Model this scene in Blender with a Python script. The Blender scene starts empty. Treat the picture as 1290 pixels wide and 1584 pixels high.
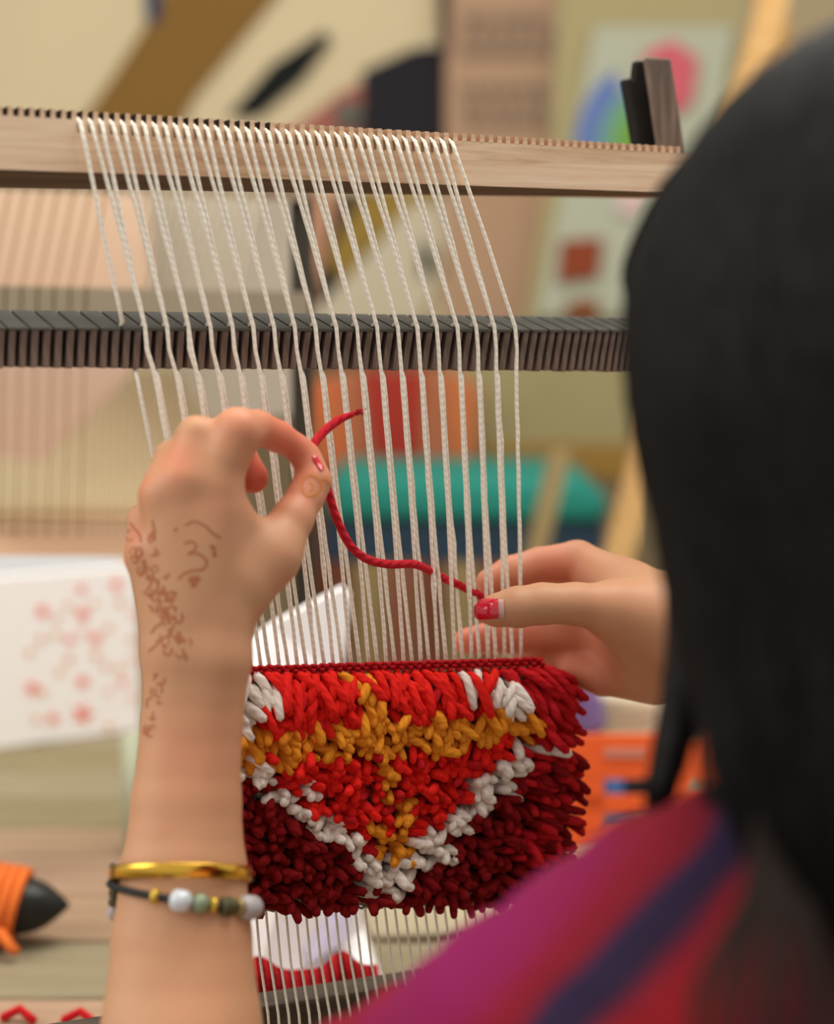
import bpy, math, random
import numpy as np
from mathutils import Vector, Matrix
from mathutils.bvhtree import BVHTree
random.seed(7); np.random.seed(7)
SC = bpy.context.scene
COL = SC.collection
# ------------------------------------------------------------------ camera
W, H, F = 1290.0, 1584.0, 2700.0
PITCH = math.radians(7.0)
CAM = Vector((0, 0, 1.30))
R_ = Vector((1, 0, 0)); FW = Vector((0, math.cos(PITCH), -math.sin(PITCH))); UP = Vector((0, math.sin(PITCH), math.cos(PITCH)))
def P(u, v, d):
    u, v, d = float(u), float(v), float(d)
    return CAM + d * (R_ * ((u - W / 2) / F) - UP * ((v - H / 2) / F) + FW)
cd = bpy.data.cameras.new('camera'); cam = bpy.data.objects.new('camera', cd); COL.objects.link(cam)
cam.location = CAM; cam.rotation_euler = (math.radians(90) - PITCH, 0, 0)
cd.sensor_fit = 'HORIZONTAL'; cd.sensor_width = 36.0; cd.lens = F / W * 36.0
cd.clip_start = 0.05; cd.clip_end = 60
cd.dof.use_dof = True; cd.dof.focus_distance = 0.885; cd.dof.aperture_fstop = 4.1
SC.camera = cam
# ------------------------------------------------------------------ world, lights, exposure
wd = bpy.data.worlds.new('world'); SC.world = wd; wd.use_nodes = True
wd.node_tree.nodes['Background'].inputs[0].default_value = (1.0, 0.965, 0.91, 1)
wd.node_tree.nodes['Background'].inputs[1].default_value = 0.68
def area(name, loc, target, size, power, col):
    l = bpy.data.lights.new(name, 'AREA'); l.shape = 'RECTANGLE'; l.size, l.size_y = size; l.energy = power; l.color = col
    o = bpy.data.objects.new(name, l); COL.objects.link(o); o.location = loc
    o.rotation_euler = (Vector(target) - Vector(loc)).to_track_quat('-Z', 'Y').to_euler(); return o
area('skylight_panel', (0.25, 1.15, 2.9), (0.1, 0.9, 1.0), (1.6, 1.2), 44, (1.0, 0.95, 0.87))
area('left_fill', (-2.0, 0.1, 2.3), (0.0, 1.0, 1.0), (1.5, 1.5), 30, (1.0, 0.96, 0.90))  # added fill from the left to lift the white box; no window here
area('hall_light', (0.0, 2.3, 3.4), (0.0, 2.8, 0.8), (3.0, 1.5), 12, (1.0, 0.95, 0.86))
SC.view_settings.view_transform = 'Standard'; SC.view_settings.look = 'None'
SC.view_settings.exposure = 0.0; SC.view_settings.gamma = 1.0; SC.view_settings.use_curve_mapping = False
# ------------------------------------------------------------------ material helpers
def lin(c):
    return tuple(((x / 255) / 12.92 if x / 255 <= .04045 else ((x / 255 + .055) / 1.055) ** 2.4) for x in c) + (1,)
def mat(name, rgb, rough=.75, spec=.3, metal=0, sss=0, noise=0, nscale=20, bump=0, bscale=200, sheen=0):
    m = bpy.data.materials.new(name); m.use_nodes = True; nt = m.node_tree; b = nt.nodes['Principled BSDF']
    b.inputs['Base Color'].default_value = lin(rgb); b.inputs['Roughness'].default_value = rough
    b.inputs['Specular IOR Level'].default_value = spec; b.inputs['Metallic'].default_value = metal
    if sheen: b.inputs['Sheen Weight'].default_value = sheen
    if sss:
        b.inputs['Subsurface Weight'].default_value = sss; b.inputs['Subsurface Radius'].default_value = (.010, .0035, .002); b.inputs['Subsurface Scale'].default_value = .6
    if noise:
        tc = nt.nodes.new('ShaderNodeTexCoord'); n = nt.nodes.new('ShaderNodeTexNoise'); n.inputs['Scale'].default_value = nscale; n.inputs['Detail'].default_value = 4
        nt.links.new(tc.outputs['Object'], n.inputs['Vector'])
        h = nt.nodes.new('ShaderNodeHueSaturation'); h.inputs['Color'].default_value = lin(rgb)
        mr = nt.nodes.new('ShaderNodeMapRange'); mr.inputs['From Min'].default_value = .3; mr.inputs['From Max'].default_value = .7
        mr.inputs['To Min'].default_value = 1 - noise; mr.inputs['To Max'].default_value = 1 + noise
        nt.links.new(n.outputs['Fac'], mr.inputs['Value']); nt.links.new(mr.outputs['Result'], h.inputs['Value'])
        nt.links.new(h.outputs['Color'], b.inputs['Base Color'])
    if bump:
        tc = nt.nodes.new('ShaderNodeTexCoord'); n = nt.nodes.new('ShaderNodeTexNoise'); n.inputs['Scale'].default_value = bscale; n.inputs['Detail'].default_value = 3
        nt.links.new(tc.outputs['Object'], n.inputs['Vector'])
        bp = nt.nodes.new('ShaderNodeBump'); bp.inputs['Strength'].default_value = bump; bp.inputs['Distance'].default_value = .001
        nt.links.new(n.outputs['Fac'], bp.inputs['Height']); nt.links.new(bp.outputs['Normal'], b.inputs['Normal'])
    return m
def wood(name, c1, c2, c3, scale=1.0, rough=.7, axis_scale=(4, 60, 90)):
    """grain stretched along local X"""
    m = bpy.data.materials.new(name); m.use_nodes = True; nt = m.node_tree; b = nt.nodes['Principled BSDF']
    b.inputs['Roughness'].default_value = rough; b.inputs['Specular IOR Level'].default_value = .25
    tc = nt.nodes.new('ShaderNodeTexCoord'); mp = nt.nodes.new('ShaderNodeMapping'); mp.inputs['Scale'].default_value = tuple(a * scale for a in axis_scale)
    nt.links.new(tc.outputs['Object'], mp.inputs['Vector'])
    n = nt.nodes.new('ShaderNodeTexNoise'); n.inputs['Scale'].default_value = 1.5; n.inputs['Detail'].default_value = 6; n.inputs['Roughness'].default_value = .65; n.inputs['Distortion'].default_value = .6
    nt.links.new(mp.outputs['Vector'], n.inputs['Vector'])
    r = nt.nodes.new('ShaderNodeValToRGB'); e = r.color_ramp.elements; e[0].position = .3; e[0].color = lin(c1); e[1].position = .72; e[1].color = lin(c3)
    x = e.new(.5); x.color = lin(c2)
    nt.links.new(n.outputs['Fac'], r.inputs['Fac']); nt.links.new(r.outputs['Color'], b.inputs['Base Color'])
    bp = nt.nodes.new('ShaderNodeBump'); bp.inputs['Strength'].default_value = .35; bp.inputs['Distance'].default_value = .0006
    nt.links.new(n.outputs['Fac'], bp.inputs['Height']); nt.links.new(bp.outputs['Normal'], b.inputs['Normal'])
    return m
def yarn(name, rgb, twist=1.0, pitch=170, var=.10, bump=.35, sheen=.35):
    """helical ply pattern from the tube's UV: u round the yarn, v along it in metres"""
    m = bpy.data.materials.new(name); m.use_nodes = True; nt = m.node_tree; b = nt.nodes['Principled BSDF']
    b.inputs['Roughness'].default_value = .9; b.inputs['Specular IOR Level'].default_value = .15; b.inputs['Sheen Weight'].default_value = sheen
    b.inputs['Sheen Tint'].default_value = lin(rgb)
    uv = nt.nodes.new('ShaderNodeUVMap'); s = nt.nodes.new('ShaderNodeSeparateXYZ'); nt.links.new(uv.outputs['UV'], s.inputs[0])
    a = nt.nodes.new('ShaderNodeMath'); a.operation = 'MULTIPLY'; a.inputs[1].default_value = pitch; nt.links.new(s.outputs['Y'], a.inputs[0])
    a2 = nt.nodes.new('ShaderNodeMath'); a2.operation = 'MULTIPLY_ADD'; a2.inputs[1].default_value = 3 * twist; nt.links.new(s.outputs['X'], a2.inputs[0]); nt.links.new(a.outputs[0], a2.inputs[2])
    a3 = nt.nodes.new('ShaderNodeMath'); a3.operation = 'MULTIPLY'; a3.inputs[1].default_value = math.tau; nt.links.new(a2.outputs[0], a3.inputs[0])
    sn = nt.nodes.new('ShaderNodeMath'); sn.operation = 'SINE'; nt.links.new(a3.outputs[0], sn.inputs[0])
    tc = nt.nodes.new('ShaderNodeTexCoord'); n = nt.nodes.new('ShaderNodeTexNoise'); n.inputs['Scale'].default_value = 900; n.inputs['Detail'].default_value = 2; nt.links.new(tc.outputs['Object'], n.inputs['Vector'])
    ad = nt.nodes.new('ShaderNodeMath'); ad.operation = 'MULTIPLY_ADD'; ad.inputs[1].default_value = 1.6; nt.links.new(n.outputs['Fac'], ad.inputs[0]); nt.links.new(sn.outputs[0], ad.inputs[2])
    mr = nt.nodes.new('ShaderNodeMapRange'); mr.inputs['From Min'].default_value = -.6; mr.inputs['From Max'].default_value = 2.0
    mr.inputs['To Min'].default_value = 1 - var; mr.inputs['To Max'].default_value = 1 + var * .6; nt.links.new(ad.outputs[0], mr.inputs['Value'])
    h = nt.nodes.new('ShaderNodeHueSaturation'); h.inputs['Color'].default_value = lin(rgb); nt.links.new(mr.outputs['Result'], h.inputs['Value']); nt.links.new(h.outputs['Color'], b.inputs['Base Color'])
    bp = nt.nodes.new('ShaderNodeBump'); bp.inputs['Strength'].default_value = bump; bp.inputs['Distance'].default_value = .0005
    nt.links.new(ad.outputs[0], bp.inputs['Height']); nt.links.new(bp.outputs['Normal'], b.inputs['Normal'])
    return m
M = {}
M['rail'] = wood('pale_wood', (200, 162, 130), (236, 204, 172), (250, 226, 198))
M['rail_side'] = wood('pale_wood_shaded', (92, 72, 56), (112, 90, 70), (128, 104, 82))  # shaded copy of the pale wood, shade put into the underside colour
M['bar'] = wood('dark_stained_wood', (72, 58, 50), (108, 90, 80), (150, 128, 114), axis_scale=(60, 60, 9))
M['bar_top'] = mat('grey_stained_wood_top', (84, 82, 74), .6, .3, noise=.2, nscale=90)
M['soft_shade'] = mat('soft_shade_wood', (150, 118, 92), .8)  # mid-tone for painted shade beside the warps and between right-hand teeth
M['notch'] = mat('notch_shade_wood', (34, 24, 18), .9, .1)  # shade between the left-hand teeth, put into the wood colour
M['core'] = mat('dark_wood_core', (22, 18, 16), .9, .1)
M['post'] = wood('dark_post_wood', (70, 60, 54), (112, 98, 88), (140, 124, 112), axis_scale=(60, 60, 6))
M['postdark'] = mat('dark_groove_wood', (30, 28, 26), .8, .2, noise=.2, nscale=60)
M['cotton'] = yarn('cotton_warp', (250, 243, 228), twist=.34, pitch=260, var=.05, bump=.22)
M['cotton_dim'] = yarn('grey_cotton_warp', (176, 164, 146), twist=.34, pitch=420, var=.12, bump=.5)
M['red'] = yarn('bright_red_wool', (226, 34, 26))
M['crimson'] = yarn('crimson_wool', (188, 26, 34))
M['dark'] = yarn('dark_red_wool', (124, 14, 18))
M['gold'] = yarn('mustard_wool', (230, 146, 40))
M['white'] = yarn('off_white_wool', (236, 226, 216))
M['strand'] = yarn('rose_red_wool', (198, 38, 50), pitch=170, var=.14, bump=.6, sheen=.8)
M['orange_yarn'] = yarn('orange_wool', (226, 116, 52), var=.12)
M['backing'] = mat('cream_weft', (182, 168, 146), .9, .1, noise=.2, nscale=300, bump=.6)
M['black_hair'] = mat('black_hair', (13, 10, 9), .55, .18)
M['brown_hair'] = mat('dark_brown_hair', (44, 31, 26), .6, .25)
M['gold_metal'] = mat('polished_gold', (226, 178, 70), .22, .5, metal=1)
M['nail'] = mat('red_nail_polish', (205, 14, 44), .12, .7)
M['nailbase'] = mat('bare_nail', (206, 160, 152), .3, .5)
M['henna'] = mat('henna_stain', (172, 104, 70), .7, .2)
M['henna2'] = mat('orange_henna_stain', (206, 126, 70), .7, .2)

def skin_mat():
    m = bpy.data.materials.new('skin'); m.use_nodes = True; nt = m.node_tree; b = nt.nodes['Principled BSDF']
    at = nt.nodes.new('ShaderNodeAttribute'); at.attribute_name = 'tint'
    n = nt.nodes.new('ShaderNodeTexNoise'); n.inputs['Scale'].default_value = 45; n.inputs['Detail'].default_value = 3
    tc = nt.nodes.new('ShaderNodeTexCoord'); nt.links.new(tc.outputs['Object'], n.inputs['Vector'])
    r = nt.nodes.new('ShaderNodeMix'); r.data_type = 'RGBA'; r.inputs['A'].default_value = lin((194, 150, 112)); r.inputs['B'].default_value = lin((198, 144, 110))
    nt.links.new(n.outputs['Fac'], r.inputs['Factor'])
    r2 = nt.nodes.new('ShaderNodeMix'); r2.data_type = 'RGBA'; r2.inputs['B'].default_value = lin((226, 112, 88)); nt.links.new(r.outputs['Result'], r2.inputs['A'])
    nt.links.new(at.outputs['Fac'], r2.inputs['Factor'])
    nt.links.new(r2.outputs['Result'], b.inputs['Base Color'])
    b.inputs['Roughness'].default_value = .5; b.inputs['Specular IOR Level'].default_value = .35
    b.inputs['Subsurface Weight'].default_value = .35; b.inputs['Subsurface Radius'].default_value = (.008, .003, .0015); b.inputs['Subsurface Scale'].default_value = .7
    n2 = nt.nodes.new('ShaderNodeTexNoise'); n2.inputs['Scale'].default_value = 700; nt.links.new(tc.outputs['Object'], n2.inputs['Vector'])
    bp = nt.nodes.new('ShaderNodeBump'); bp.inputs['Strength'].default_value = .15; bp.inputs['Distance'].default_value = .0003
    nt.links.new(n2.outputs['Fac'], bp.inputs['Height']); nt.links.new(bp.outputs['Normal'], b.inputs['Normal'])
    return m
M['skin'] = skin_mat()

def blouse_mat():
    """bands of dyed colour running up along the shoulder slope, in the blouse's own space"""
    m = bpy.data.materials.new('dyed_blouse_fabric'); m.use_nodes = True; nt = m.node_tree; b = nt.nodes['Principled BSDF']
    b.inputs['Roughness'].default_value = .85; b.inputs['Specular IOR Level'].default_value = .12
    tc = nt.nodes.new('ShaderNodeTexCoord'); ad0 = nt.nodes.new('ShaderNodeVectorMath'); ad0.operation = 'ADD'; ad0.name = 'shift'; nt.links.new(tc.outputs['Object'], ad0.inputs[0])
    mp = nt.nodes.new('ShaderNodeMapping'); mp.inputs['Rotation'].default_value = (0, math.radians(40), 0)
    nt.links.new(ad0.outputs[0], mp.inputs['Vector'])
    ms = nt.nodes.new('ShaderNodeMapping'); ms.inputs['Scale'].default_value = (5, 5, 16); nt.links.new(mp.outputs['Vector'], ms.inputs['Vector'])
    n = nt.nodes.new('ShaderNodeTexNoise'); n.inputs['Scale'].default_value = 1.3; n.inputs['Detail'].default_value = 2; nt.links.new(ms.outputs['Vector'], n.inputs['Vector'])
    s = nt.nodes.new('ShaderNodeSeparateXYZ'); nt.links.new(mp.outputs['Vector'], s.inputs[0])
    a = nt.nodes.new('ShaderNodeMath'); a.operation = 'MULTIPLY_ADD'; a.inputs[1].default_value = .034; nt.links.new(n.outputs['Fac'], a.inputs[0]); nt.links.new(s.outputs['Z'], a.inputs[2])
    mr = nt.nodes.new('ShaderNodeMapRange'); mr.inputs['From Min'].default_value = -.075; mr.inputs['From Max'].default_value = .012; nt.links.new(a.outputs[0], mr.inputs['Value'])
    r = nt.nodes.new('ShaderNodeValToRGB'); e = r.color_ramp.elements
    stops = [(0, (60, 14, 26)), (.10, (98, 20, 34)), (.2, (66, 50, 48)), (.3, (104, 18, 40)), (.45, (140, 24, 32)), (.60, (130, 24, 34)), (.66, (42, 28, 50)), (.76, (38, 30, 58)), (.80, (112, 20, 34)), (.87, (120, 20, 38)), (.93, (122, 22, 66)), (1, (122, 24, 76))]
    e[0].position = 0; e[0].color = lin(stops[0][1]); e[1].position = 1; e[1].color = lin(stops[-1][1])
    for p, c in stops[1:-1]:
        x = e.new(p); x.color = lin(c)
    nt.links.new(mr.outputs['Result'], r.inputs['Fac']); nt.links.new(r.outputs['Color'], b.inputs['Base Color'])
    return m
BL_ANG, BL_LO, BL_HI = 38, -.13, .06
M['blouse'] = blouse_mat()

# ------------------------------------------------------------------ object helpers
def link(name, me, m=None, parent=None):
    o = bpy.data.objects.new(name, me); COL.objects.link(o)
    if m is not None and me is not None and not me.materials: me.materials.append(m)
    if parent is not None: o.parent = parent
    return o
def wmat(o):
    if o is None: return Matrix.Identity(4)
    return wmat(o.parent) @ (o.matrix_parent_inverse if o.parent else Matrix.Identity(4)) @ Matrix.LocRotScale(o.location, o.rotation_euler, o.scale)
def put(o, parent):
    """parent keeping world place"""
    o.parent = parent; o.matrix_parent_inverse = wmat(parent).inverted(); return o
def align(o, ang):
    """turn the object's own axes by ang about z without moving its shape (so grain runs along it)"""
    o.data.transform(Matrix.Rotation(-ang, 4, 'Z')); o.rotation_euler = (0, 0, ang); return o
def thing(name, label, cat, loc, group=None):
    o = bpy.data.objects.new(name, None); COL.objects.link(o); o.location = loc; o.empty_display_size = .02
    o['label'] = label; o['category'] = cat
    if group: o['group'] = group
    return o
def tag(o, label, cat, group=None):
    o['label'] = label; o['category'] = cat
    if group: o['group'] = group
    return o
def center(o):
    """move a mesh object's origin to its base centre without moving it"""
    me = o.data; n = len(me.vertices); a = np.empty(n * 3, 'f'); me.vertices.foreach_get('co', a); a = a.reshape(-1, 3)
    c = (a.min(0) + a.max(0)) / 2; c[2] = a[:, 2].min(); a -= c; me.vertices.foreach_set('co', a.ravel()); me.update()
    o.location = Vector(o.location) + Vector([float(x) for x in c]); return o
def obj(name, geo, m, parent=None, smooth=True):
    """geo=(verts, faces[, uvs per loop]) in world space"""
    me = bpy.data.meshes.new(name); me.from_pydata([tuple(v) for v in geo[0]], [], geo[1])
    if len(geo) > 2 and geo[2]:
        uv = me.uv_layers.new(name='UVMap'); uv.data.foreach_set('uv', np.array(geo[2], 'f').ravel())
    if smooth: me.polygons.foreach_set('use_smooth', [True] * len(me.polygons))
    if isinstance(m, (list, tuple)):
        for x in m: me.materials.append(x)
        if len(geo) > 3: me.polygons.foreach_set('material_index', geo[3])
    else: me.materials.append(m)
    me.validate(); me.update()
    o = bpy.data.objects.new(name, me); COL.objects.link(o); center(o)
    if parent is not None: put(o, parent)
    return o
def join(*gs):
    V, Fc, U = [], [], []
    hasuv = all(len(g) > 2 and g[2] for g in gs)
    for g in gs:
        b = len(V); V += list(g[0]); Fc += [tuple(i + b for i in f) for f in g[1]]
        if hasuv: U += list(g[2])
    return (V, Fc, U) if hasuv else (V, Fc)
def hexa(p):
    """8 corners: 0-3 near face (tl,tr,br,bl), 4-7 far face"""
    return (list(p), [(0, 3, 2, 1), (4, 5, 6, 7), (0, 1, 5, 4), (3, 7, 6, 2), (0, 4, 7, 3), (1, 2, 6, 5)])
def bevel(o, w=.001, seg=2):
    md = o.modifiers.new('bevel', 'BEVEL'); md.width = w; md.segments = seg; md.limit_method = 'ANGLE'; md.angle_limit = math.radians(35)
    return o
def box(c, s, rot=0):
    c = Vector(c); q = Matrix.Rotation(rot, 3, 'Z'); x, y, z = [a / 2 for a in s]
    pts = [(-x, -y, z), (x, -y, z), (x, -y, -z), (-x, -y, -z), (-x, y, z), (x, y, z), (x, y, -z), (-x, y, -z)]
    return hexa([c + q @ Vector(p) for p in pts])
def tube(path, rad, sides=8, cap=True):
    path = [Vector(p) for p in path]; n = len(path)
    if not hasattr(rad, '__len__'): rad = [rad] * n
    V, Fc, U = [], [], []
    t0 = (path[1] - path[0]).normalized(); ref = Vector((0, 0, 1)) if abs(t0.z) < .9 else Vector((1, 0, 0))
    a = t0.cross(ref).normalized(); ln = [0]
    for i in range(1, n): ln.append(ln[-1] + (path[i] - path[i - 1]).length)
    for i in range(n):
        t = (path[min(i + 1, n - 1)] - path[max(i - 1, 0)])
        if t.length < 1e-9: t = t0
        t = t.normalized(); a = (a - t * a.dot(t)).normalized(); b = t.cross(a)
        for k in range(sides):
            th = math.tau * k / sides; V.append(path[i] + (a * math.cos(th) + b * math.sin(th)) * rad[i])
    for i in range(n - 1):
        for k in range(sides):
            k2 = (k + 1) % sides; Fc.append((i * sides + k, i * sides + k2, (i + 1) * sides + k2, (i + 1) * sides + k))
            U += [(k / sides, ln[i]), ((k + 1) / sides, ln[i]), ((k + 1) / sides, ln[i + 1]), (k / sides, ln[i + 1])]
    if cap:
        for i, s in ((0, -1), (n - 1, 1)):
            t = (path[i] - path[i - s * 1]).normalized() if n > 1 else t0
            V.append(path[i] + t * rad[i] * .75); c = len(V) - 1
            for k in range(sides):
                k2 = (k + 1) % sides
                f = (i * sides + k, i * sides + k2, c) if s > 0 else (i * sides + k2, i * sides + k, c)
                Fc.append(f); U += [(k / sides, ln[i]), ((k + 1) / sides, ln[i]), (k / sides, ln[i])]
    return (V, Fc, U)
def spline(pts, n):
    pts = [np.array(p, float) for p in pts]; p = [2 * pts[0] - pts[1]] + pts + [2 * pts[-1] - pts[-2]]; out = []
    m = len(pts) - 1
    for i in range(n + 1):
        t = i / n * m; k = min(int(t), m - 1); t -= k; a, b, c, d = p[k:k + 4]
        out.append(.5 * (2 * b + (c - a) * t + (2 * a - 5 * b + 4 * c - d) * t * t + (3 * b - a - 3 * c + d) * t ** 3))
    return out
def PS(pts, n): return [P(*q) for q in spline(pts, n)]
def cards(pts, thick, d=None):
    """solid slab from a pixel outline at given depths (u,v[,d]) with real thickness behind"""
    near = [P(u, v, (r[0] if r else d)) for u, v, *r in pts]; off = Vector((0, thick, 0)); n = len(pts)
    V = near + [p + off for p in near]
    return (V, [tuple(range(n))[::-1], tuple(range(n, 2 * n))] + [(i, (i + 1) % n, n + (i + 1) % n, n + i) for i in range(n)])

# ------------------------------------------------------------------ signed distance modelling (one continuous surface)
def surface(prims, h, pad=.012):
    """prims: list of groups; group=(k_join, [(a,ra,b,rb,k)...]) -> verts, faces by surface nets"""
    allp = [q for g in prims for q in g[1]]
    lo = np.min([np.minimum(np.array(q[0]) - q[1], np.array(q[2]) - q[3]) for q in allp], 0) - pad
    hi = np.max([np.maximum(np.array(q[0]) + q[1], np.array(q[2]) + q[3]) for q in allp], 0) + pad
    n = np.ceil((hi - lo) / h).astype(int) + 1
    axs = [lo[i] + h * np.arange(n[i]) for i in range(3)]
    D = np.full(n, .05, 'f4')
    def smin(A, B, k):
        if k <= 0: return np.minimum(A, B)
        t = np.maximum(k - np.abs(A - B), 0) / k
        return np.minimum(A, B) - t * t * k * .25
    def stamp(T, q, k):
        a, ra, b, rb = [np.array(x, float) if hasattr(x, '__len__') else float(x) for x in q[:4]]
        m = k + .006
        l = np.minimum(a - ra, b - rb) - m; g = np.maximum(a + ra, b + rb) + m
        i0 = np.clip(((l - lo) / h).astype(int), 0, n - 1); i1 = np.clip(((g - lo) / h).astype(int) + 2, 1, n)
        X, Y, Z = np.meshgrid(*[axs[i][i0[i]:i1[i]] for i in range(3)], indexing='ij')
        ba = b - a; l2 = max(float(ba @ ba), 1e-12)
        t = np.clip(((X - a[0]) * ba[0] + (Y - a[1]) * ba[1] + (Z - a[2]) * ba[2]) / l2, 0, 1)
        d = np.sqrt((X - a[0] - t * ba[0]) ** 2 + (Y - a[1] - t * ba[1]) ** 2 + (Z - a[2] - t * ba[2]) ** 2) - (ra + (rb - ra) * t)
        s = tuple(slice(i0[i], i1[i]) for i in range(3))
        T[s] = smin(T[s], d.astype('f4'), k)
    for kj, lst in prims:
        T = np.full(n, .05, 'f4')
        for q in lst: stamp(T, q, q[4])
        D = smin(D, T, kj)
    neg = D < 0
    c = [neg[i:n[0] - 1 + i, j:n[1] - 1 + j, k:n[2] - 1 + k] for i in (0, 1) for j in (0, 1) for k in (0, 1)]
    s = sum(x.astype('i1') for x in c); act = (s > 0) & (s < 8)
    idx = np.argwhere(act); vid = np.full(act.shape, -1, 'i4'); vid[act] = np.arange(len(idx))
    acc = np.zeros((len(idx), 3)); cnt = np.zeros(len(idx))
    cor = [(i, j, k) for i in (0, 1) for j in (0, 1) for k in (0, 1)]
    vals = {q: D[idx[:, 0] + q[0], idx[:, 1] + q[1], idx[:, 2] + q[2]] for q in cor}
    for q in cor:
        for ax in range(3):
            if q[ax] == 0:
                r = list(q); r[ax] = 1; r = tuple(r); A, B = vals[q], vals[r]; mk = (A < 0) != (B < 0)
                t = np.where(mk, A / np.where(mk, A - B, 1), 0)
                p = np.array(q, float)[None, :].repeat(len(idx), 0); p[:, ax] += t
                acc[mk] += p[mk]; cnt[mk] += 1
    V = lo + h * (idx + acc / cnt[:, None])
    Fc = []
    for ax in range(3):
        a1, a2 = (ax + 1) % 3, (ax + 2) % 3
        A = neg; sl0 = [slice(1, -1)] * 3; sl0[ax] = slice(0, -1); sl1 = [slice(1, -1)] * 3; sl1[ax] = slice(1, None)
        x = neg[tuple(sl0)] != neg[tuple(sl1)]; e = np.argwhere(x); off = np.ones(3, int); off[ax] = 0; e = e + off
        inside = neg[e[:, 0], e[:, 1], e[:, 2]]
        def cell(o1, o2):
            q = e.copy(); q[:, a1] += o1; q[:, a2] += o2; return vid[q[:, 0], q[:, 1], q[:, 2]]
        quad = np.stack([cell(-1, -1), cell(0, -1), cell(0, 0), cell(-1, 0)], 1)
        quad[~inside] = quad[~inside][:, ::-1]; Fc.append(quad)
    return V, np.concatenate(Fc)
def relax(V, Fq, it=2, lam=.5):
    E = np.concatenate([Fq[:, [0, 1]], Fq[:, [1, 2]], Fq[:, [2, 3]], Fq[:, [3, 0]]])
    n = len(V)
    for _ in range(it):
        S = np.zeros_like(V); C = np.zeros(n)
        for i in range(3):
            S[:, i] = np.bincount(E[:, 0], V[E[:, 1], i], n) + np.bincount(E[:, 1], V[E[:, 0], i], n)
        C = np.bincount(E[:, 0], minlength=n) + np.bincount(E[:, 1], minlength=n)
        V = V + lam * (S / C[:, None] - V)
    return V
def rc(a, b, ra, rb, k=.006):
    """round cone from pixel joints; radii in pixels at the joint's depth"""
    return (tuple(P(*a)), ra * a[2] / F, tuple(P(*b)), rb * b[2] / F, k)
def chain(js, k=.006):
    return [rc(js[i][:3], js[i + 1][:3], js[i][3], js[i + 1][3], k) for i in range(len(js) - 1)]
def wc(a, b, ra, rb, k=.03): return (tuple(a), ra, tuple(b), rb, k)
def sdf_obj(name, parts, m, parent, tint=None):
    Vs, Fs, b = [], [], 0
    for V, Q in parts: Vs.append(V); Fs.append(Q + b); b += len(V)
    V = np.concatenate(Vs); Q = np.concatenate(Fs)
    me = bpy.data.meshes.new(name); me.vertices.add(len(V)); me.vertices.foreach_set('co', V.astype('f').ravel())
    me.loops.add(Q.size); me.loops.foreach_set('vertex_index', Q.ravel().astype('i')); me.polygons.add(len(Q))
    me.polygons.foreach_set('loop_start', np.arange(0, Q.size, 4, dtype='i')); me.update(calc_edges=True); me.validate()
    me.polygons.foreach_set('use_smooth', [True] * len(me.polygons)); me.materials.append(m)
    if tint is not None:
        at = me.attributes.new('tint', 'FLOAT', 'POINT'); at.data.foreach_set('value', tint(V).astype('f'))
    o = bpy.data.objects.new(name, me); COL.objects.link(o); center(o)
    if parent is not None: put(o, parent)
    return o, V, Q

# ------------------------------------------------------------------ the setting
fl = obj('floor', box((0, 2.4, -.05), (9, 9, .1)), mat('floor_concrete', (150, 138, 116), .8, noise=.08, nscale=3)); fl['kind'] = 'structure'
wb = obj('wall_back', box((0, 3.75, 1.5), (9, .1, 3.0)), mat('wall_paint', (178, 160, 126), .9, noise=.04, nscale=2)); wb['kind'] = 'structure'
# ------------------------------------------------------------------ work table of planks
TZ = .86
tb = thing('work_table', 'long work table of worn grey-brown planks under the looms', 'table', (0, 1.3, 0))
cols = [((140, 112, 86), (158, 130, 104), (172, 148, 120)), ((124, 112, 86), (138, 126, 100), (150, 138, 112)), ((146, 116, 94), (164, 134, 110), (178, 148, 122)), ((116, 104, 74), (130, 118, 86), (144, 130, 98))]
pm = [wood('table_plank_%d' % i, *c, axis_scale=(3, 25, 25)) for i, c in enumerate(cols)]
ys = [.66, .80, .93, 1.06, 1.16, 1.255, 1.345, 1.42, 1.51, 1.60, 1.69, 1.80, 1.92]
pat = [1, 0, 2, 1, 0, 2, 0, 3, 1, 3, 1, 3]
for i in range(len(ys) - 1):
    o = bevel(obj('plank', box((0, (ys[i] + ys[i + 1]) / 2, TZ - .015 + random.uniform(-.0007, 0)), (2.4, ys[i + 1] - ys[i] - .004, .03)), pm[pat[i]], tb, False), .002)
for y in (.72, 1.86):
    obj('apron', box((0, y, TZ - .08), (2.3, .025, .10)), pm[1], tb, False)
for x in (-1.15, 1.15):
    for y in (.72, 1.86):
        obj('leg', box((x, y, .415), (.06, .06, .83)), pm[0], tb, False)
# ------------------------------------------------------------------ main loom
TH = math.radians(27); P0 = P(480, 800, .88)
E_ = Vector((math.cos(TH), math.sin(TH), 0)); N_ = Vector((-math.sin(TH), math.cos(TH), 0))   # N_ points away from the camera
def L(u, v, off=0.0):
    """point of the loom's upright plane behind pixel, moved off metres towards the far side"""
    r = R_ * ((u - W / 2) / F) - UP * ((v - H / 2) / F) + FW
    return CAM + r * ((P0 + N_ * off - CAM).dot(N_) / r.dot(N_)) + N_ * off
def lerp(a, b, t): return a + (b - a) * t
loom = thing('loom', 'wooden tapestry loom with pale notched top rail and dark slotted bar', 'loom', Vector((P0.x, P0.y, TZ)))
topv = lambda u: 178 + .0562 * u           # foot of the teeth
botv = lambda u: 262 + .0345 * u
und = lambda u: 286 + .0165 * u
ul, ur = -240, 1310
def railpt(u, v, off): return L(u, v, off)
fr = [railpt(ul, topv(ul), 0), railpt(ur, topv(ur), 0), railpt(ur, botv(ur), 0), railpt(ul, botv(ul), 0)]
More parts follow.
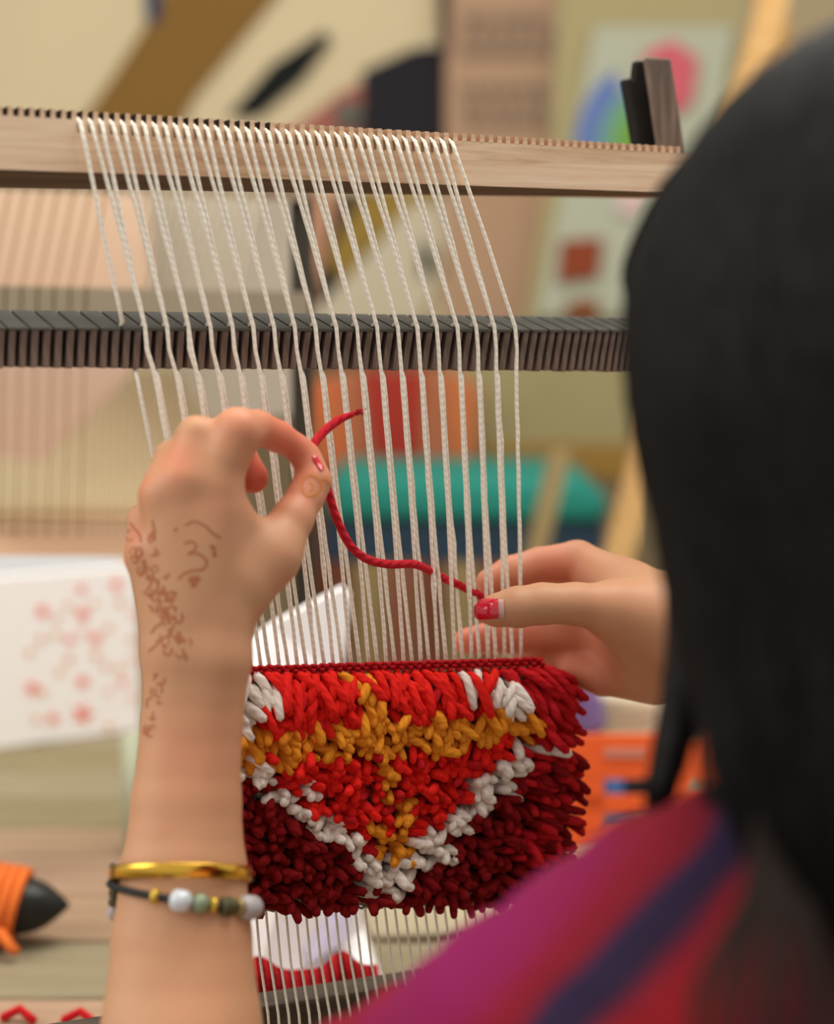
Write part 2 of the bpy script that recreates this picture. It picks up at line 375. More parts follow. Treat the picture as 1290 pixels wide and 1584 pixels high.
bk = [q + N_ * .022 for q in fr]
lowf = [railpt(ul, und(ul), .012), railpt(ur, und(ur), .012)]
V = fr + bk + lowf + [bk[3] + (lowf[0] - fr[3]) * .9, bk[2] + (lowf[1] - fr[2]) * .9]
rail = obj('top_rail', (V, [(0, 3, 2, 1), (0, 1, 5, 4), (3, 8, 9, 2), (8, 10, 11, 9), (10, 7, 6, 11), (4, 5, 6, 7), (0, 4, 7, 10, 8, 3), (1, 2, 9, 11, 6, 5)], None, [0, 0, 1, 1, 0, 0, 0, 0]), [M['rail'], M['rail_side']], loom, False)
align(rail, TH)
# notch positions: warps sit in 38 notches
def spac(u): return 16.75 - 2.9 * (u / 700)
NOTCH = [122.0]
while len(NOTCH) < 38: NOTCH.append(NOTCH[-1] + spac(NOTCH[-1]))
k = 697.0 / NOTCH[-1]
sc = (697 - 122) / (NOTCH[-1] - 122); NOTCH = [122 + (x - 122) * sc for x in NOTCH]
left = []; x = 122
while x > -40: x -= spac(x); left.insert(0, x)
right = []; x = 697
while x < 1046: x += spac(x) * (1 if x < 760 else .97); right.append(x)
ALLN = left + NOTCH + right
for a, b in zip(ALLN[:-1], ALLN[1:]):
    w = (b - a); l, r = a + w * (.30 if a < 420 else .26), b - w * .18
    ht = 15 - .004 * a
    zt = lambda u: topv(u) - ht + .5
    jx = random.uniform(-.6, .6)
    f4 = [L(l + jx + .8, zt(l), 0), L(r + jx - .8, zt(r), 0), L(r, topv(r) + 1, 0), L(l, topv(l) + 1, 0)]
    hx = hexa(f4 + [q + N_ * .011 for q in f4]); obj('tooth', (hx[0], hx[1], None, [0, 0, 0, 0, 1, 0]), [M['rail'], M['notch'] if a < 420 else M['soft_shade']], rail, False)  # left face of each tooth coloured darker as the shade in the gap
# shading beside each warp, painted on the rail front as mid-tone score lines
for x in NOTCH[::1]:
    f4 = [L(x - 2.4, topv(x) + 1, -.0004), L(x + 1.6, topv(x) + 1, -.0004), L(x + 2.4, topv(x) + 20, -.0001), L(x - 1.2, topv(x) + 20, -.0001)]
    obj('warp_shading', hexa(f4 + [q + N_ * .001 for q in f4]), M['soft_shade'], rail, False)
# ------------------------------------------------------------------ slotted dark bar
SL = [10, 45, 82, 118, 153, 188, 221, 255, 288, 322, 356, 388, 420, 452, 484, 516, 548, 579, 611, 641, 671, 703, 732, 760, 792, 820, 847, 873, 898, 921, 943, 964, 984, 1003, 1021, 1040, 1059, 1078, 1097, 1116, 1135, 1154, 1173, 1192, 1211, 1230, 1249, 1268, 1287, 1306]
SL = [-200, -165, -130, -95, -60, -25] + SL
ft = lambda u: 507 + .004 * u; fb = lambda u: 569 + .006 * u; bt = lambda u: 479 + .0115 * u
lean = lambda u: -6 - .004 * u if u > 420 else -2 - .005 * u
coref = [L(-240, 511, .006), L(1300, 514, .006), L(1300, 572, .006), L(-240, 566, .006)]
bar = obj('heddle_bar', hexa(coref + [q + N_ * .018 for q in coref]), M['core'], loom, False)
for a, b in zip(SL[:-1], SL[1:]):
    w = b - a; g = 2.6 if w > 28 else 2.2
    # top cap: slants back and up to the left
    A, B = a + g, b - g * .6
    sh = 17 + .006 * a
    cap = [L(A, ft(A) - 1, -.001), L(B, ft(B) - 1, -.001), L(B, ft(B) + 4, -.001), L(A, ft(A) + 4, -.001),
           L(A - sh, bt(A) , .016), L(B - sh, bt(B), .016), L(B - sh, bt(B) + 12, .016), L(A - sh, bt(A) + 12, .016)]
    o = bevel(obj('bar_block', hexa(cap), M['bar_top'], bar, False), .0004, 2)
    for s in (0, 1):
        l = a + g + 1.5 + s * (w * .5); r = l + w * .5 * .60
        ln = lean(a); dv = random.uniform(-1, 1)
        f4 = [L(l, ft(l) + 2, -.0008), L(r, ft(r) + 2, -.0008), L(r + ln, fb(r) + dv, -.0004), L(l + ln, fb(l) + dv, -.0004)]
        bevel(obj('slat', hexa(f4 + [q + N_ * .012 for q in f4]), M['bar'], bar, False), .0007, 2)
# ------------------------------------------------------------------ uprights, feet and bottom bar
def beam(name, a, b, w, t, m, parent, bev=.002):
    """straight square beam between two world points, w along the loom, t across it"""
    a, b = Vector(a), Vector(b); e = E_ * w / 2; n = N_ * t / 2
    return bevel(obj(name, hexa([b - e - n, b + e - n, a + e - n, a - e - n, b - e + n, b + e + n, a + e + n, a - e + n]), m, parent, False), bev)
# right-hand top of the upright: leans back to the left, seen above the rail
ptop, pbot = L(1068, 92, .05), L(1120, 420, .05)
dirv = (pbot - ptop).normalized()
def down_to(p, d, z): return p + d * ((z - p.z) / d.z)
f4 = [L(1038, 80, .024), L(1077, 82, .024), L(1108, 284, .024), L(1068, 284, .024)]
pr = bevel(align(obj('upright', hexa(f4 + [q + N_ * .005 for q in f4]), M['post'], loom, False), TH), .0015)
f5 = [L(1016, 112, .029), L(1060, 112, .029), L(1094, 284, .029), L(1044, 284, .029)]
pg = bevel(obj('grooved_strip', hexa(f5 + [q + N_ * .010 for q in f5]), M['postdark'], loom, False), .002)
f6 = [L(1030, 84, .029), L(1055, 84, .029), L(1060, 118, .029), L(1026, 118, .029)]
bevel(obj('step', hexa(f6 + [q + N_ * .006 for q in f6]), M['postdark'], pg, False), .0015)
rb = L(1285, 300, .03); beam('side_post', Vector((rb.x, rb.y, TZ)), rb + Vector((0, 0, .02)), .022, .030, M['post'], loom)
lb = L(-170, 240, .03); beam('side_post', Vector((lb.x, lb.y, TZ)), lb + Vector((0, 0, .04)), .035, .035, M['post'], loom)
for q in (rb, lb):
    c = Vector((q.x, q.y, TZ + .018)); e = E_ * .02
    obj('foot', hexa([c - e - N_ * .11 + Vector((0, 0, .018)), c + e - N_ * .11 + Vector((0, 0, .018)), c + e - N_ * .11 - Vector((0, 0, .018)), c - e - N_ * .11 - Vector((0, 0, .018)),
                      c - e + N_ * .14 + Vector((0, 0, .018)), c + e + N_ * .14 + Vector((0, 0, .018)), c + e + N_ * .14 - Vector((0, 0, .018)), c - e + N_ * .14 - Vector((0, 0, .018))]), M['post'], loom, False)
bb = [L(-240, 1660, .004), L(1240, 1435, .004), L(1240, 1510, .004), L(-240, 1765, .004)]
bevel(obj('bottom_bar', hexa(bb + [q + N_ * .02 for q in bb]), wood('dark_bottom_wood', (52, 44, 36), (76, 64, 54), (96, 82, 70)), loom, False), .002)
# ------------------------------------------------------------------ warp threads
BOT = [806.0]
s = 12.6
while len(BOT) < 38: BOT.insert(0, BOT[0] - s); s = min(14.6, s + .055)
LOW = [395 + (i - 10) * 15.3 for i in range(38)]
LOWB = [412 + (i - 10) * 15.9 for i in range(38)]
rugtop = lambda u: 1031 - .030 * (u - 385)
wth = 3.15 * .88 / F
for i in range(38):
    nt_ = NOTCH[i]
    if i == 0: bx = 188; front = False
    elif i == 37: bx = 792; front = True
    else: bx = SL[SL.index(221) + (i - 1) // 2]; front = (i % 2 == 1)
    pts = [L(nt_, topv(nt_) - 3, .018), L(nt_, topv(nt_) - 1, .002), L(nt_ + .5, topv(nt_) + 5, -.0018)]
    bu = bx + .6
    side = 0.8 if i % 2 else -0.8
    pts.append(L(lerp(nt_, bu, .45) + side * 1.2, lerp(topv(nt_), 508, .45), -.0022))
    dt = BOT[i]; du = dt - bu
    if front:
        pts += [L(bu, 505, -.0026), L(bu + 3, 540, -.0026), L(lerp(bu, dt, .145), 575, -.0026), L(lerp(bu, dt, .6), 810, -.002), L(dt, rugtop(dt) + 6, .0)]
    else:
        pts += [L(bu - .5, 498, -.0012), L(bu + 1.5, 512, .0072), L(bu + 5, 548, .0068), L(lerp(bu, dt, .16) + 2, 568, .002), L(lerp(bu, dt, .17) + 3, 584, -.001), L(lerp(bu, dt, .62), 810, .001), L(dt, rugtop(dt) + 6, .0)]
    pp = []
    for a, b in zip(pts[:-1], pts[1:]):
        n = max(1, int((b - a).length / .010))
        for j in range(n):
            t = j / n; q = a.lerp(b, t); w = (0.00018 if 0 < t else 0)
            pp.append(q + E_ * random.uniform(-w, w))
    pp.append(pts[-1]); r = [wth * random.uniform(.9, 1.1) for _ in pp]
    if random.random() < .4: j = random.randrange(6, len(r) - 2); r[j] *= 1.45
    g1 = tube(pp, r, 7)
    lo = [L(lerp(dt, LOW[i], .02), rugtop(dt) + 8, .0), L(LOW[i], 1385, .001), L(lerp(LOW[i], LOWB[i], .5), 1490, .0005), L(LOWB[i], 1566, -.0022), L(LOWB[i] + 7, 1660, -.0022), L(LOWB[i] + 12, 1700, -.0022)]
    g2 = tube(lo, wth * .72, 6)
    o = obj('warp_thread', join(g1, g2), M['cotton'], loom)
# ------------------------------------------------------------------ knotted rug on the loom
rug = thing('knotted_rug', 'shaggy red, mustard and white knotted rug half-made on the loom', 'rug', L(590, 1400, -.006))
def grid(u0, u1, v0f, v1f, off, nu, nv, th):
    V = []
    for j in range(nv + 1):
        for i in range(nu + 1):
            u = lerp(u0, u1, i / nu); V.append(L(u, lerp(v0f(u), v1f(u), j / nv), off))
    n = len(V); V += [p + N_ * th for p in V]; F_ = []
    for j in range(nv):
        for i in range(nu):
            a = j * (nu + 1) + i; F_.append((a, a + nu + 1, a + nu + 2, a + 1)); b = a + n; F_.append((b, b + 1, b + nu + 2, b + nu + 1))
    for i in range(nu):
        a = i; F_.append((a, a + 1, a + 1 + n, a + n)); a = nv * (nu + 1) + i; F_.append((a + 1, a, a + n, a + 1 + n))
    for j in range(nv):
        a = j * (nu + 1); F_.append((a + nu + 1, a, a + n, a + nu + 1 + n)); a += nu; F_.append((a, a + nu + 1, a + nu + 1 + n, a + n))
    return V, F_
rugbot = lambda u: 1402 - .03 * (u - 385)
obj('backing', grid(285, 838, lambda u: rugtop(u) + 10, rugbot, -.003, 50, 30, .006), M['backing'], rug)
ru0, ru1 = 290, 835
for rr in range(4):                                            # packed red weft rows at the fell
    pts = []; u = ru0; kk = 0
    while u < ru1:
        pts.append(L(u, rugtop(u) + 1 + rr * 6.0 + random.uniform(-.8, .8), (-.0045 if (kk + rr) % 2 else -.0015))); u += 6.8; kk += 1
    obj('weft_row', tube(pts, [3.9 * .88 / F * random.uniform(.9, 1.15) for _ in pts], 7), M['crimson'] if rr < 2 else M['red'], rug)
for rr in range(3):
    pts = []; u = ru0; kk = 0
    while u < ru1:
        pts.append(L(u, rugbot(u) - 2 + rr * 3.5, (-.0035 if (kk + rr) % 2 else .0))); u += 7.6; kk += 1
    obj('weft_row', tube(pts, 2.3 * .88 / F, 6), M['backing'], rug)
# colour seeds read off the rug's own pattern
seeds = []
def S(c, *pts):
    for q in pts: seeds.append((q[0], q[1], c))
S('w', (395, 1052), (408, 1070), (425, 1090), (392, 1112), (380, 1105), (378, 1130))
S('w', (372, 1190), (400, 1192), (408, 1205), (432, 1218), (428, 1232), (452, 1240), (478, 1228), (470, 1256), (492, 1276), (512, 1280), (530, 1286), (548, 1310), (562, 1330), (582, 1338), (575, 1362), (600, 1368), (612, 1344), (632, 1352), (625, 1366))
S('w', (722, 1040), (748, 1048), (775, 1052), (785, 1078), (800, 1098), (812, 1104), (768, 1080), (735, 1068), (822, 1108))
S('w', (845, 1158), (862, 1163), (802, 1150), (800, 1160), (808, 1188), (780, 1192), (772, 1208), (790, 1222), (745, 1212), (758, 1240), (732, 1250), (712, 1268), (720, 1280), (702, 1268), (685, 1306), (668, 1318), (655, 1292), (694, 1325), (645, 1310), (658, 1330))
S('g', (560, 1048), (562, 1066), (572, 1080), (590, 1092), (574, 1100), (585, 1112), (600, 1110), (610, 1090))
S('g', (378, 1150), (392, 1158), (410, 1150), (430, 1152), (450, 1146), (468, 1150), (490, 1144), (510, 1140), (530, 1136), (548, 1136), (378, 1178), (402, 1174), (424, 1184), (448, 1174), (462, 1166), (498, 1162), (520, 1162), (540, 1156), (560, 1150), (580, 1134), (600, 1130), (620, 1136), (640, 1132), (638, 1150), (618, 1158), (590, 1158), (570, 1160), (630, 1120),
  (668, 1140), (680, 1156), (684, 1122), (700, 1130), (716, 1140), (736, 1146), (722, 1118), (742, 1124), (758, 1140), (762, 1118), (778, 1128), (798, 1128), (815, 1126), (826, 1120), (832, 1134), (808, 1142), (670, 1118))
S('g', (592, 1178), (596, 1196), (598, 1212), (602, 1228), (608, 1244), (616, 1256), (626, 1268), (628, 1286), (640, 1266), (628, 1240), (584, 1282), (592, 1300), (600, 1318), (618, 1308), (632, 1320), (606, 1326))
S('r', (538, 1045), (545, 1075), (556, 1092), (582, 1050), (594, 1068), (612, 1088), (580, 1032), (545, 1030), (590, 1080), (628, 1108), (585, 1180), (610, 1185), (588, 1200), (612, 1215), (590, 1222), (600, 1256), (614, 1236), (598, 1272), (420, 1045), (450, 1050), (480, 1060), (510, 1055), (535, 1065), (440, 1080), (470, 1090), (500, 1085), (530, 1095), (455, 1110), (480, 1120), (505, 1118), (535, 1116), (430, 1110), (418, 1130), (550, 1105), (585, 1055), (610, 1060), (640, 1055), (670, 1060), (700, 1050), (625, 1085), (650, 1085), (680, 1085), (710, 1080), (740, 1090), (655, 1105), (690, 1100), (720, 1100), (750, 1100), (600, 1075), (755, 1060),
  (430, 1168), (440, 1200), (470, 1190), (500, 1190), (525, 1190), (555, 1180), (575, 1190), (500, 1215), (525, 1215), (550, 1220), (575, 1220), (520, 1250), (545, 1255), (575, 1255), (560, 1285), (450, 1210), (490, 1245), (505, 1262), (548, 1275), (572, 1305), (590, 1265),
  (620, 1180), (650, 1175), (680, 1175), (710, 1170), (740, 1165), (770, 1165), (620, 1205), (650, 1200), (680, 1200), (710, 1200), (735, 1190), (755, 1190), (640, 1225), (665, 1230), (690, 1235), (650, 1250), (670, 1265), (655, 1275), (700, 1250), (715, 1230), (640, 1290), (610, 1285), (790, 1150), (765, 1150))
S('c', (800, 1060), (825, 1050), (840, 1070), (830, 1090), (850, 1100), (850, 1130), (865, 1120), (850, 1150), (820, 1165), (845, 1180), (815, 1035), (790, 1035), (860, 1075))
S('d', (385, 1215), (380, 1240), (410, 1250), (440, 1265), (400, 1280), (460, 1290), (430, 1300), (480, 1310), (510, 1310), (400, 1330), (450, 1330), (500, 1340), (540, 1345), (400, 1370), (450, 1370), (500, 1375), (550, 1375), (590, 1392), (420, 1395), (640, 1375), (680, 1345), (700, 1300), (720, 1310), (740, 1280), (760, 1260), (780, 1240), (800, 1215), (830, 1200), (860, 1200), (680, 1380), (720, 1350), (760, 1320), (790, 1290), (830, 1260), (870, 1260), (740, 1380), (780, 1360), (820, 1330), (860, 1300), (530, 1325), (415, 1215))
SD = np.array([(a, b) for a, b, c in seeds]); SCc = [c for a, b, c in seeds]
def colour(u, v):
    d = (SD[:, 0] - u) ** 2 + (SD[:, 1] - v) ** 2; return SCc[int(d.argmin())]
tufts = []
v = 1044.0; row = 0
while v < 1396:
    u = 300 + (row % 2) * 6.5
    while u < 840:
        bu, bv = u + random.uniform(-4, 4), v + random.uniform(-4, 4) - .02 * (u - 385)
        fall = max(0, 1 - (v - 1040) / 150)                       # upper knots lie down, lower ones point out
        lenm = random.uniform(.0125, .0185) * (1 + .30 * fall) * (1.25 if random.random() < .06 else 1)
        side = random.uniform(-.85, .95) + (.12 if u < 620 else -.10)
        if u > 790: side = random.uniform(-.2, 1.3); lenm *= random.uniform(.9, 1.35)
        B = L(bu, bv, -.003)
        out = random.uniform(.75, 1.1) - .35 * fall; dn = .10 + .70 * fall + random.uniform(-.28, .35)
        d1 = (-N_ * (out + .45) + E_ * side * .5 + Vector((0, 0, -dn * .2))).normalized()
        d2 = (-N_ * out + E_ * side + Vector((0, 0, -dn))).normalized()
        d3 = (-N_ * (out * .7) + E_ * side * 1.2 + Vector((0, 0, -dn * 1.3 - .1))).normalized()
        q1 = B + d1 * lenm * .32; q2 = q1 + d2 * lenm * .36; q3 = q2 + d3 * lenm * .36
        tufts.append([B, q1, q2, q3]); u += 13.0
    v += 12.8; row += 1
for _ in range(70):                                              # loose ends sticking out of the right selvedge
    v = random.uniform(1040, 1330); u = random.uniform(800, 836); B = L(u, v, random.uniform(-.004, .001)); ln = random.uniform(.020, .030)
    up = random.uniform(-.5, .25); o_ = random.uniform(.1, .6)
    q1 = B + (E_ * 1 - N_ * o_ + Vector((0, 0, .2 + up * .3))).normalized() * ln * .33
    q2 = q1 + (E_ * 1 - N_ * o_ + Vector((0, 0, up))).normalized() * ln * .33; q3 = q2 + (E_ * .8 - N_ * o_ + Vector((0, 0, up - .5))).normalized() * ln * .33
    tufts.append([B, q1, q2, q3])
def pix(p):
    r = p - CAM; d = r.dot(FW); return W / 2 + r.dot(R_) / d * F, H / 2 - r.dot(UP) / d * F, d
recs = []
for t in tufts:
    a = pix(t[0]); b = pix(t[3]); c = colour(b[0] * .7 + a[0] * .3 + 2, b[1] * .7 + a[1] * .3)
    if a[0] > 818 and c in 'rg' or b[0] > 850 and c == 'w' and random.random() < .8: c = 'c'
    if c == 'd' and b[0] > 790 and random.random() < .45: c = 'c'
    if c == 'r' and random.random() < .1: c = 'c'
    recs.append((math.hypot(a[0] - b[0], a[1] - b[1]) + (12 if c in 'wg' else 0) - (100 if b[0] < 372 else 0) + random.uniform(0, 8), t, c))
recs.sort(key=lambda r: -r[0])
mats = {'w': M['white'], 'g': M['gold'], 'r': M['red'], 'c': M['crimson'], 'd': M['dark']}
rest = {}
for i, (s_, t, c) in enumerate(recs):
    path = spline(t, 6); r0 = random.uniform(.0020, .0027) * (1.08 if c in 'w' else 1)
    g = tube(path, [r0 * .8, r0, r0, r0 * 1.04, r0 * 1.06, r0 * 1.05, r0 * .85], 7)
    if i < 300: obj('yarn_tuft', g, mats[c], rug)
    else: rest.setdefault(c, []).append(g)
Vv, Ff, Uu, Mi = [], [], [], []
for ci, c in enumerate('wgrcd'):
    for g in rest.get(c, []):
        b = len(Vv); Vv += g[0]; Ff += [tuple(i + b for i in f) for f in g[1]]; Uu += g[2]; Mi += [ci] * len(g[1])
o = obj('yarn_pile', (Vv, Ff, Uu, Mi), [mats[c] for c in 'wgrcd'], rug); o['kind'] = 'stuff'
# ------------------------------------------------------------------ the yarn being knotted
PI_ = (480, 697, .838)
yp = [(547, 640, .850), (522, 651, .848), (498, 671, .843), (484, 692, .8375), (490, 716, .838), (503, 742, .846), (511, 772, .850), (521, 803, .853), (541, 843, .858), (568, 865, .865), (602, 873, .874), (642, 873, .884)]
pl = lambda u, v, o: (lambda q: (u, v, (q - CAM).dot(FW)))(L(u, v, o))
yp += [pl(672, 887, .003), pl(690, 896, .0035), pl(706, 903, .0), pl(722, 911, .0035), pl(736, 917, .0005), pl(748, 925, .0035), pl(768, 936, .004)]
o = obj('wool_strand', tube(PS(yp, 90), [.00215 * (1 - .35 * max(0, 1 - i / 5)) for i in range(91)], 10), M['strand'])
tag(o, 'rose red wool strand stretched between the two hands across the warps', 'yarn')
fz = []
for _ in range(16):
    a = P(547, 640, .850) + Vector([random.uniform(-.001, .001) for _ in range(3)]); fz.append(tube([a, a + Vector((random.uniform(.001, .004), 0, random.uniform(-.001, .002))), a + Vector((random.uniform(.003, .006), 0, random.uniform(-.001, .003)))], [.0004, .0003, .0001], 4))
put(obj('frayed_end', join(*fz), M['strand']), o)
# ------------------------------------------------------------------ the weaver
pc = Vector((.18, .52, 0))
wv = thing('person', 'woman seen from behind in a magenta and navy blouse knotting red yarn', 'person', pc)
# left hand: back of the hand to the camera, thumb and index pinching the yarn
K = .007
LH = []
LH.append((0, [rc((276, 1000, .796), (338, 790, .797), 46, 40, .008), rc((330, 1010, .796), (335, 760, .795), 50, 38, .008), rc((290, 985, .796), (286, 750, .793), 54, 38, .008),
               rc((272, 985, .796), (252, 772, .794), 44, 34, .008), rc((268, 985, .798), (229, 862, .796), 40, 34, .008),
               rc((335, 985, .800), (380, 900, .806), 44, 42, .010), rc((380, 900, .806), (420, 858, .812), 42, 38, .010), rc((345, 880, .804), (372, 815, .806), 40, 28, .012)]))
idx = chain([(330, 742, .796, 42), (368, 668, .796, 38), (398, 661, .808, 27), (430, 675, .824, 25), (457, 691, .834, 21), (470, 697, .8375, 15)], .0015)
mid = chain([(286, 742, .793, 42), (305, 676, .798, 33), (345, 684, .824, 28), (372, 710, .838, 27), (391, 739, .838, 25)], .0015)
rng = chain([(252, 765, .794, 36), (268, 712, .803, 31), (315, 725, .830, 25), (335, 760, .834, 22)], .0015)
pky = chain([(229, 858, .796, 35), (222, 806, .806, 26), (270, 800, .822, 22), (300, 815, .826, 20)], .0015)
thb = chain([(420, 860, .812, 43), (452, 803, .822, 32), (473, 767, .830, 28), (484, 743, .834, 28), (481, 720, .836, 20), (478, 709, .837, 14)], .003)
LH += [(.006, idx), (.005, mid), (.005, rng), (.004, pky), (.009, thb)]
ARM = [(304, 1030, .796, 26, 56), (297, 1120, .795, 24, 53), (288, 1240, .790, 25, 59), (284, 1345, .784, 28, 68), (281, 1450, .777, 31, 76), (281, 1584, .766, 36, 86), (283, 1700, .757, 38, 92)]
fa = []
for s in (-1, 1):
    for a, b in zip(ARM[:-1], ARM[1:]):
        fa.append(rc((a[0] + s * a[3], a[1], a[2]), (b[0] + s * b[3], b[1], b[2]), a[4], b[4], .003))
for a, b in zip(ARM[:-1], ARM[1:]):
    fa.append(rc(a[:3], b[:3], a[4] * 1.05, b[4] * 1.05, .004))
ELB = P(292, 1800, .735); SHL = P(890, 1705, .56)
fa.append(((tuple(P(283, 1700, .757))), .030, tuple(ELB), .036, .02))
LH.append((.008, fa))
VL, QL = surface([(k, g) for k, g in LH], .0013); VL = relax(VL, QL, 3)
# right hand: thumb in front of the warps, fingers behind
RH = []
RH.append((0, [rc((1150, 985, .930), (1010, 965, .940), 82, 66, .02), rc((1010, 965, .940), (960, 925, .950), 66, 46, .02), rc((1020, 1000, .948), (975, 1010, .962), 60, 46, .02), rc((1150, 1010, .935), (1020, 1030, .955), 72, 48, .02), rc((1060, 960, .925), (960, 950, .916), 62, 40, .02)]))
RH.append((.012, chain([(962, 916, .950, 50), (893, 870, .962, 34), (835, 874, .958, 27.5), (790, 886, .953, 26), (757, 900, .948, 21)], .002)))
RH.append((.008, chain([(975, 990, .964, 44), (905, 985, .972, 33), (830, 984, .968, 29), (765, 985, .962, 26), (722, 992, .956, 21)], .002)))
RH.append((.006, chain([(985, 1020, .962, 42), (905, 1032, .972, 31), (845, 1018, .976, 27), (815, 1005, .978, 24)], .002)))
RH.append((.006, chain([(1010, 1042, .955, 46), (930, 1050, .958, 26), (885, 1038, .964, 22), (862, 1028, .970, 20)], .002)))
RH.append((.012, chain([(1020, 962, .918, 62), (945, 942, .908, 42), (890, 934, .902, 32), (838, 934, .899, 31.5), (800, 939, .898, 31), (768, 944, .898, 25), (748, 946, .899, 17)], .003)))
RWR = P(1150, 995, .932); RELB = Vector((.40, .70, .93)); SHR = Vector((.345, .50, 1.045))
RH.append((.02, [wc(RWR, RWR.lerp(RELB, .5), .027, .034, .02), wc(RWR.lerp(RELB, .5), RELB, .034, .036, .02)]))
VR, QR = surface(RH, .0013); VR = relax(VR, QR, 3)
# head, neck, torso, upper arms, hips and legs (mostly hidden)
HD = P(1470, 520, .56)
NK = Vector((HD.x + .005, HD.y - .005, HD.z - .125)); CH = Vector((NK.x, .52, 1.01))
face = Vector((-.42, .90, -.12)).normalized(); sidev = Vector((face.y, -face.x, 0)).normalized()
def hp(f, s, z): return HD + face * f + sidev * s + Vector((0, 0, z))
BD = [(0, [wc(hp(-.015, 0, .03), hp(.02, 0, .03), .074, .070), wc(hp(.0, 0, .0), hp(.03, 0, -.05), .070, .050, .03), wc(hp(.035, 0, -.06), hp(.062, 0, -.085), .038, .018, .02),
           wc(hp(.075, 0, .01), hp(.098, 0, -.022), .008, .0095, .012), wc(hp(.078, -.016, -.048), hp(.078, .016, -.048), .008, .008, .008),
           wc(hp(.055, -.045, -.015), hp(.055, -.04, -.03), .022, .02, .02), wc(hp(.055, .045, -.015), hp(.055, .04, -.03), .022, .02, .02),
           wc(hp(.0, -.074, -.01), hp(.0, -.074, .018), .010, .012, .005), wc(hp(.0, .074, -.01), hp(.0, .074, .018), .010, .012, .005),
           wc(hp(-.02, 0, -.06), NK, .048, .046), wc(NK, NK + Vector((0, -.01, -.06)), .046, .060),
           wc(SHL, P(1340, 1470, .565), .038, .038, .03), wc(SHR, NK + Vector((.02, -.01, -.055)), .040, .040, .05),
           wc(CH + Vector((-.06, 0, 0)), CH + Vector((-.045, -.02, -.28)), .085, .075, .06), wc(CH + Vector((.06, 0, 0)), CH + Vector((.045, -.02, -.28)), .085, .075, .06),
           wc(SHL, ELB, .042, .033, .02), wc(SHR, RELB, .042, .033, .02), wc(ELB, P(283, 1700, .757), .035, .030, .01), wc(RELB, RWR.lerp(RELB, .5), .035, .033, .01)])]
HIP = Vector((CH.x, .46, .55))
BD.append((.05, [wc(CH + Vector((0, -.02, -.3)), HIP, .10, .12, .06)] + [wc(HIP + Vector((s * .08, 0, -.02)), HIP + Vector((s * .11, .28, -.02)), .085, .06, .04) for s in (-1, 1)] +
           [wc(HIP + Vector((s * .11, .28, -.02)), HIP + Vector((s * .11, .24, -.46)), .055, .038, .02) for s in (-1, 1)] + [wc(HIP + Vector((s * .11, .22, -.49)), HIP + Vector((s * .12, .38, -.51)), .034, .026, .02) for s in (-1, 1)]))
VB, QB = surface(BD, .005); VB = relax(VB, QB, 2)
tips = [(P(440, 680, .82), .030, .75), (P(395, 740, .835), .022, .95), (P(275, 712, .785), .012, .35), (P(216, 750, .79), .010, .35), (P(198, 830, .79), .010, .3), (P(375, 650, .79), .016, .35), (P(345, 760, .785), .02, .1),
        (P(740, 945, .90), .010, .5), (P(760, 905, .95), .03, .5), (P(850, 885, .95), .022, .55), (P(730, 990, .95), .035, .7), (P(870, 1035, .97), .05, .5), (P(800, 985, .96), .03, .6), (P(940, 960, .91), .03, .15), (P(300, 1180, .78), .03, .15), (P(482, 735, .825), .014, .12)]
def tint(V):
    t = np.zeros(len(V))
    for c, r, a in tips: t = np.maximum(t, a * np.exp(-((V - np.array(c)) ** 2).sum(1) / (r * r)))
    return t
body, VBt, QBt = sdf_obj('body', [(VL, QL), (VR, QR), (VB, QB)], M['skin'], wv, tint)
bvh = BVHTree.FromPolygons([Vector(v) for v in np.concatenate([VL, VR])], [tuple(int(i) for i in q) for q in np.concatenate([QL, QR + len(VL)])])
def hit(u, v):
    d = (P(u, v, 1) - CAM).normalized(); r = bvh.ray_cast(CAM, d); return (r[0], r[1]) if r[0] is not None else (None, None)
def ribbon(pts, wpx, lift=.00018):
    """flat stain laid on the skin"""
    V, Fq = [], []; prev = None; pts = [np.array(p, float) for p in pts]
    sp = spline(pts, max(4, len(pts) * 4)) if len(pts) > 2 else [pts[0] + (pts[-1] - pts[0]) * t for t in (0, .33, .66, 1)]
    n = len(sp)
    for i, q in enumerate(sp):
        t = sp[min(i + 1, n - 1)] - sp[max(i - 1, 0)]; t = t / (np.linalg.norm(t) + 1e-9); nn = np.array([-t[1], t[0]])
        w = wpx * .5 * (1 if 0 < i < n - 1 else .3); hs = []
        for s in (-1, 0, 1):
            a, nr = hit(*(q + nn * s * w))
            if a is None: hs = None; break
            if nr.dot(a - CAM) > 0: nr = -nr
            hs.append(a + nr * (lift if s == 0 else lift * .6))
        if hs is None: prev = None; continue
        b = len(V); V += hs
        if prev is not None: Fq += [(prev, prev + 1, b + 1, b), (prev + 1, prev + 2, b + 2, b + 1)]
        prev = b
    return V, Fq
def blob(u, v, rx, ry, lift=.0002, n=10):
    c, nr = hit(u, v)
    if c is None: return [], []
    if nr.dot(c - CAM) > 0: nr = -nr
    V = [c + nr * lift]
    for i in range(n):
        a, m_ = hit(u + rx * math.cos(math.tau * i / n), v + ry * math.sin(math.tau * i / n))
        if a is None: return [], []
        if m_.dot(a - CAM) > 0: m_ = -m_
        V.append(a + m_ * lift)
    return V, [(0, 1 + i, 1 + (i + 1) % n) for i in range(n)]
C1 = lambda L_: [(150 + x / 2.867, 580 + y / 2.867) for x, y in L_]
hs = []
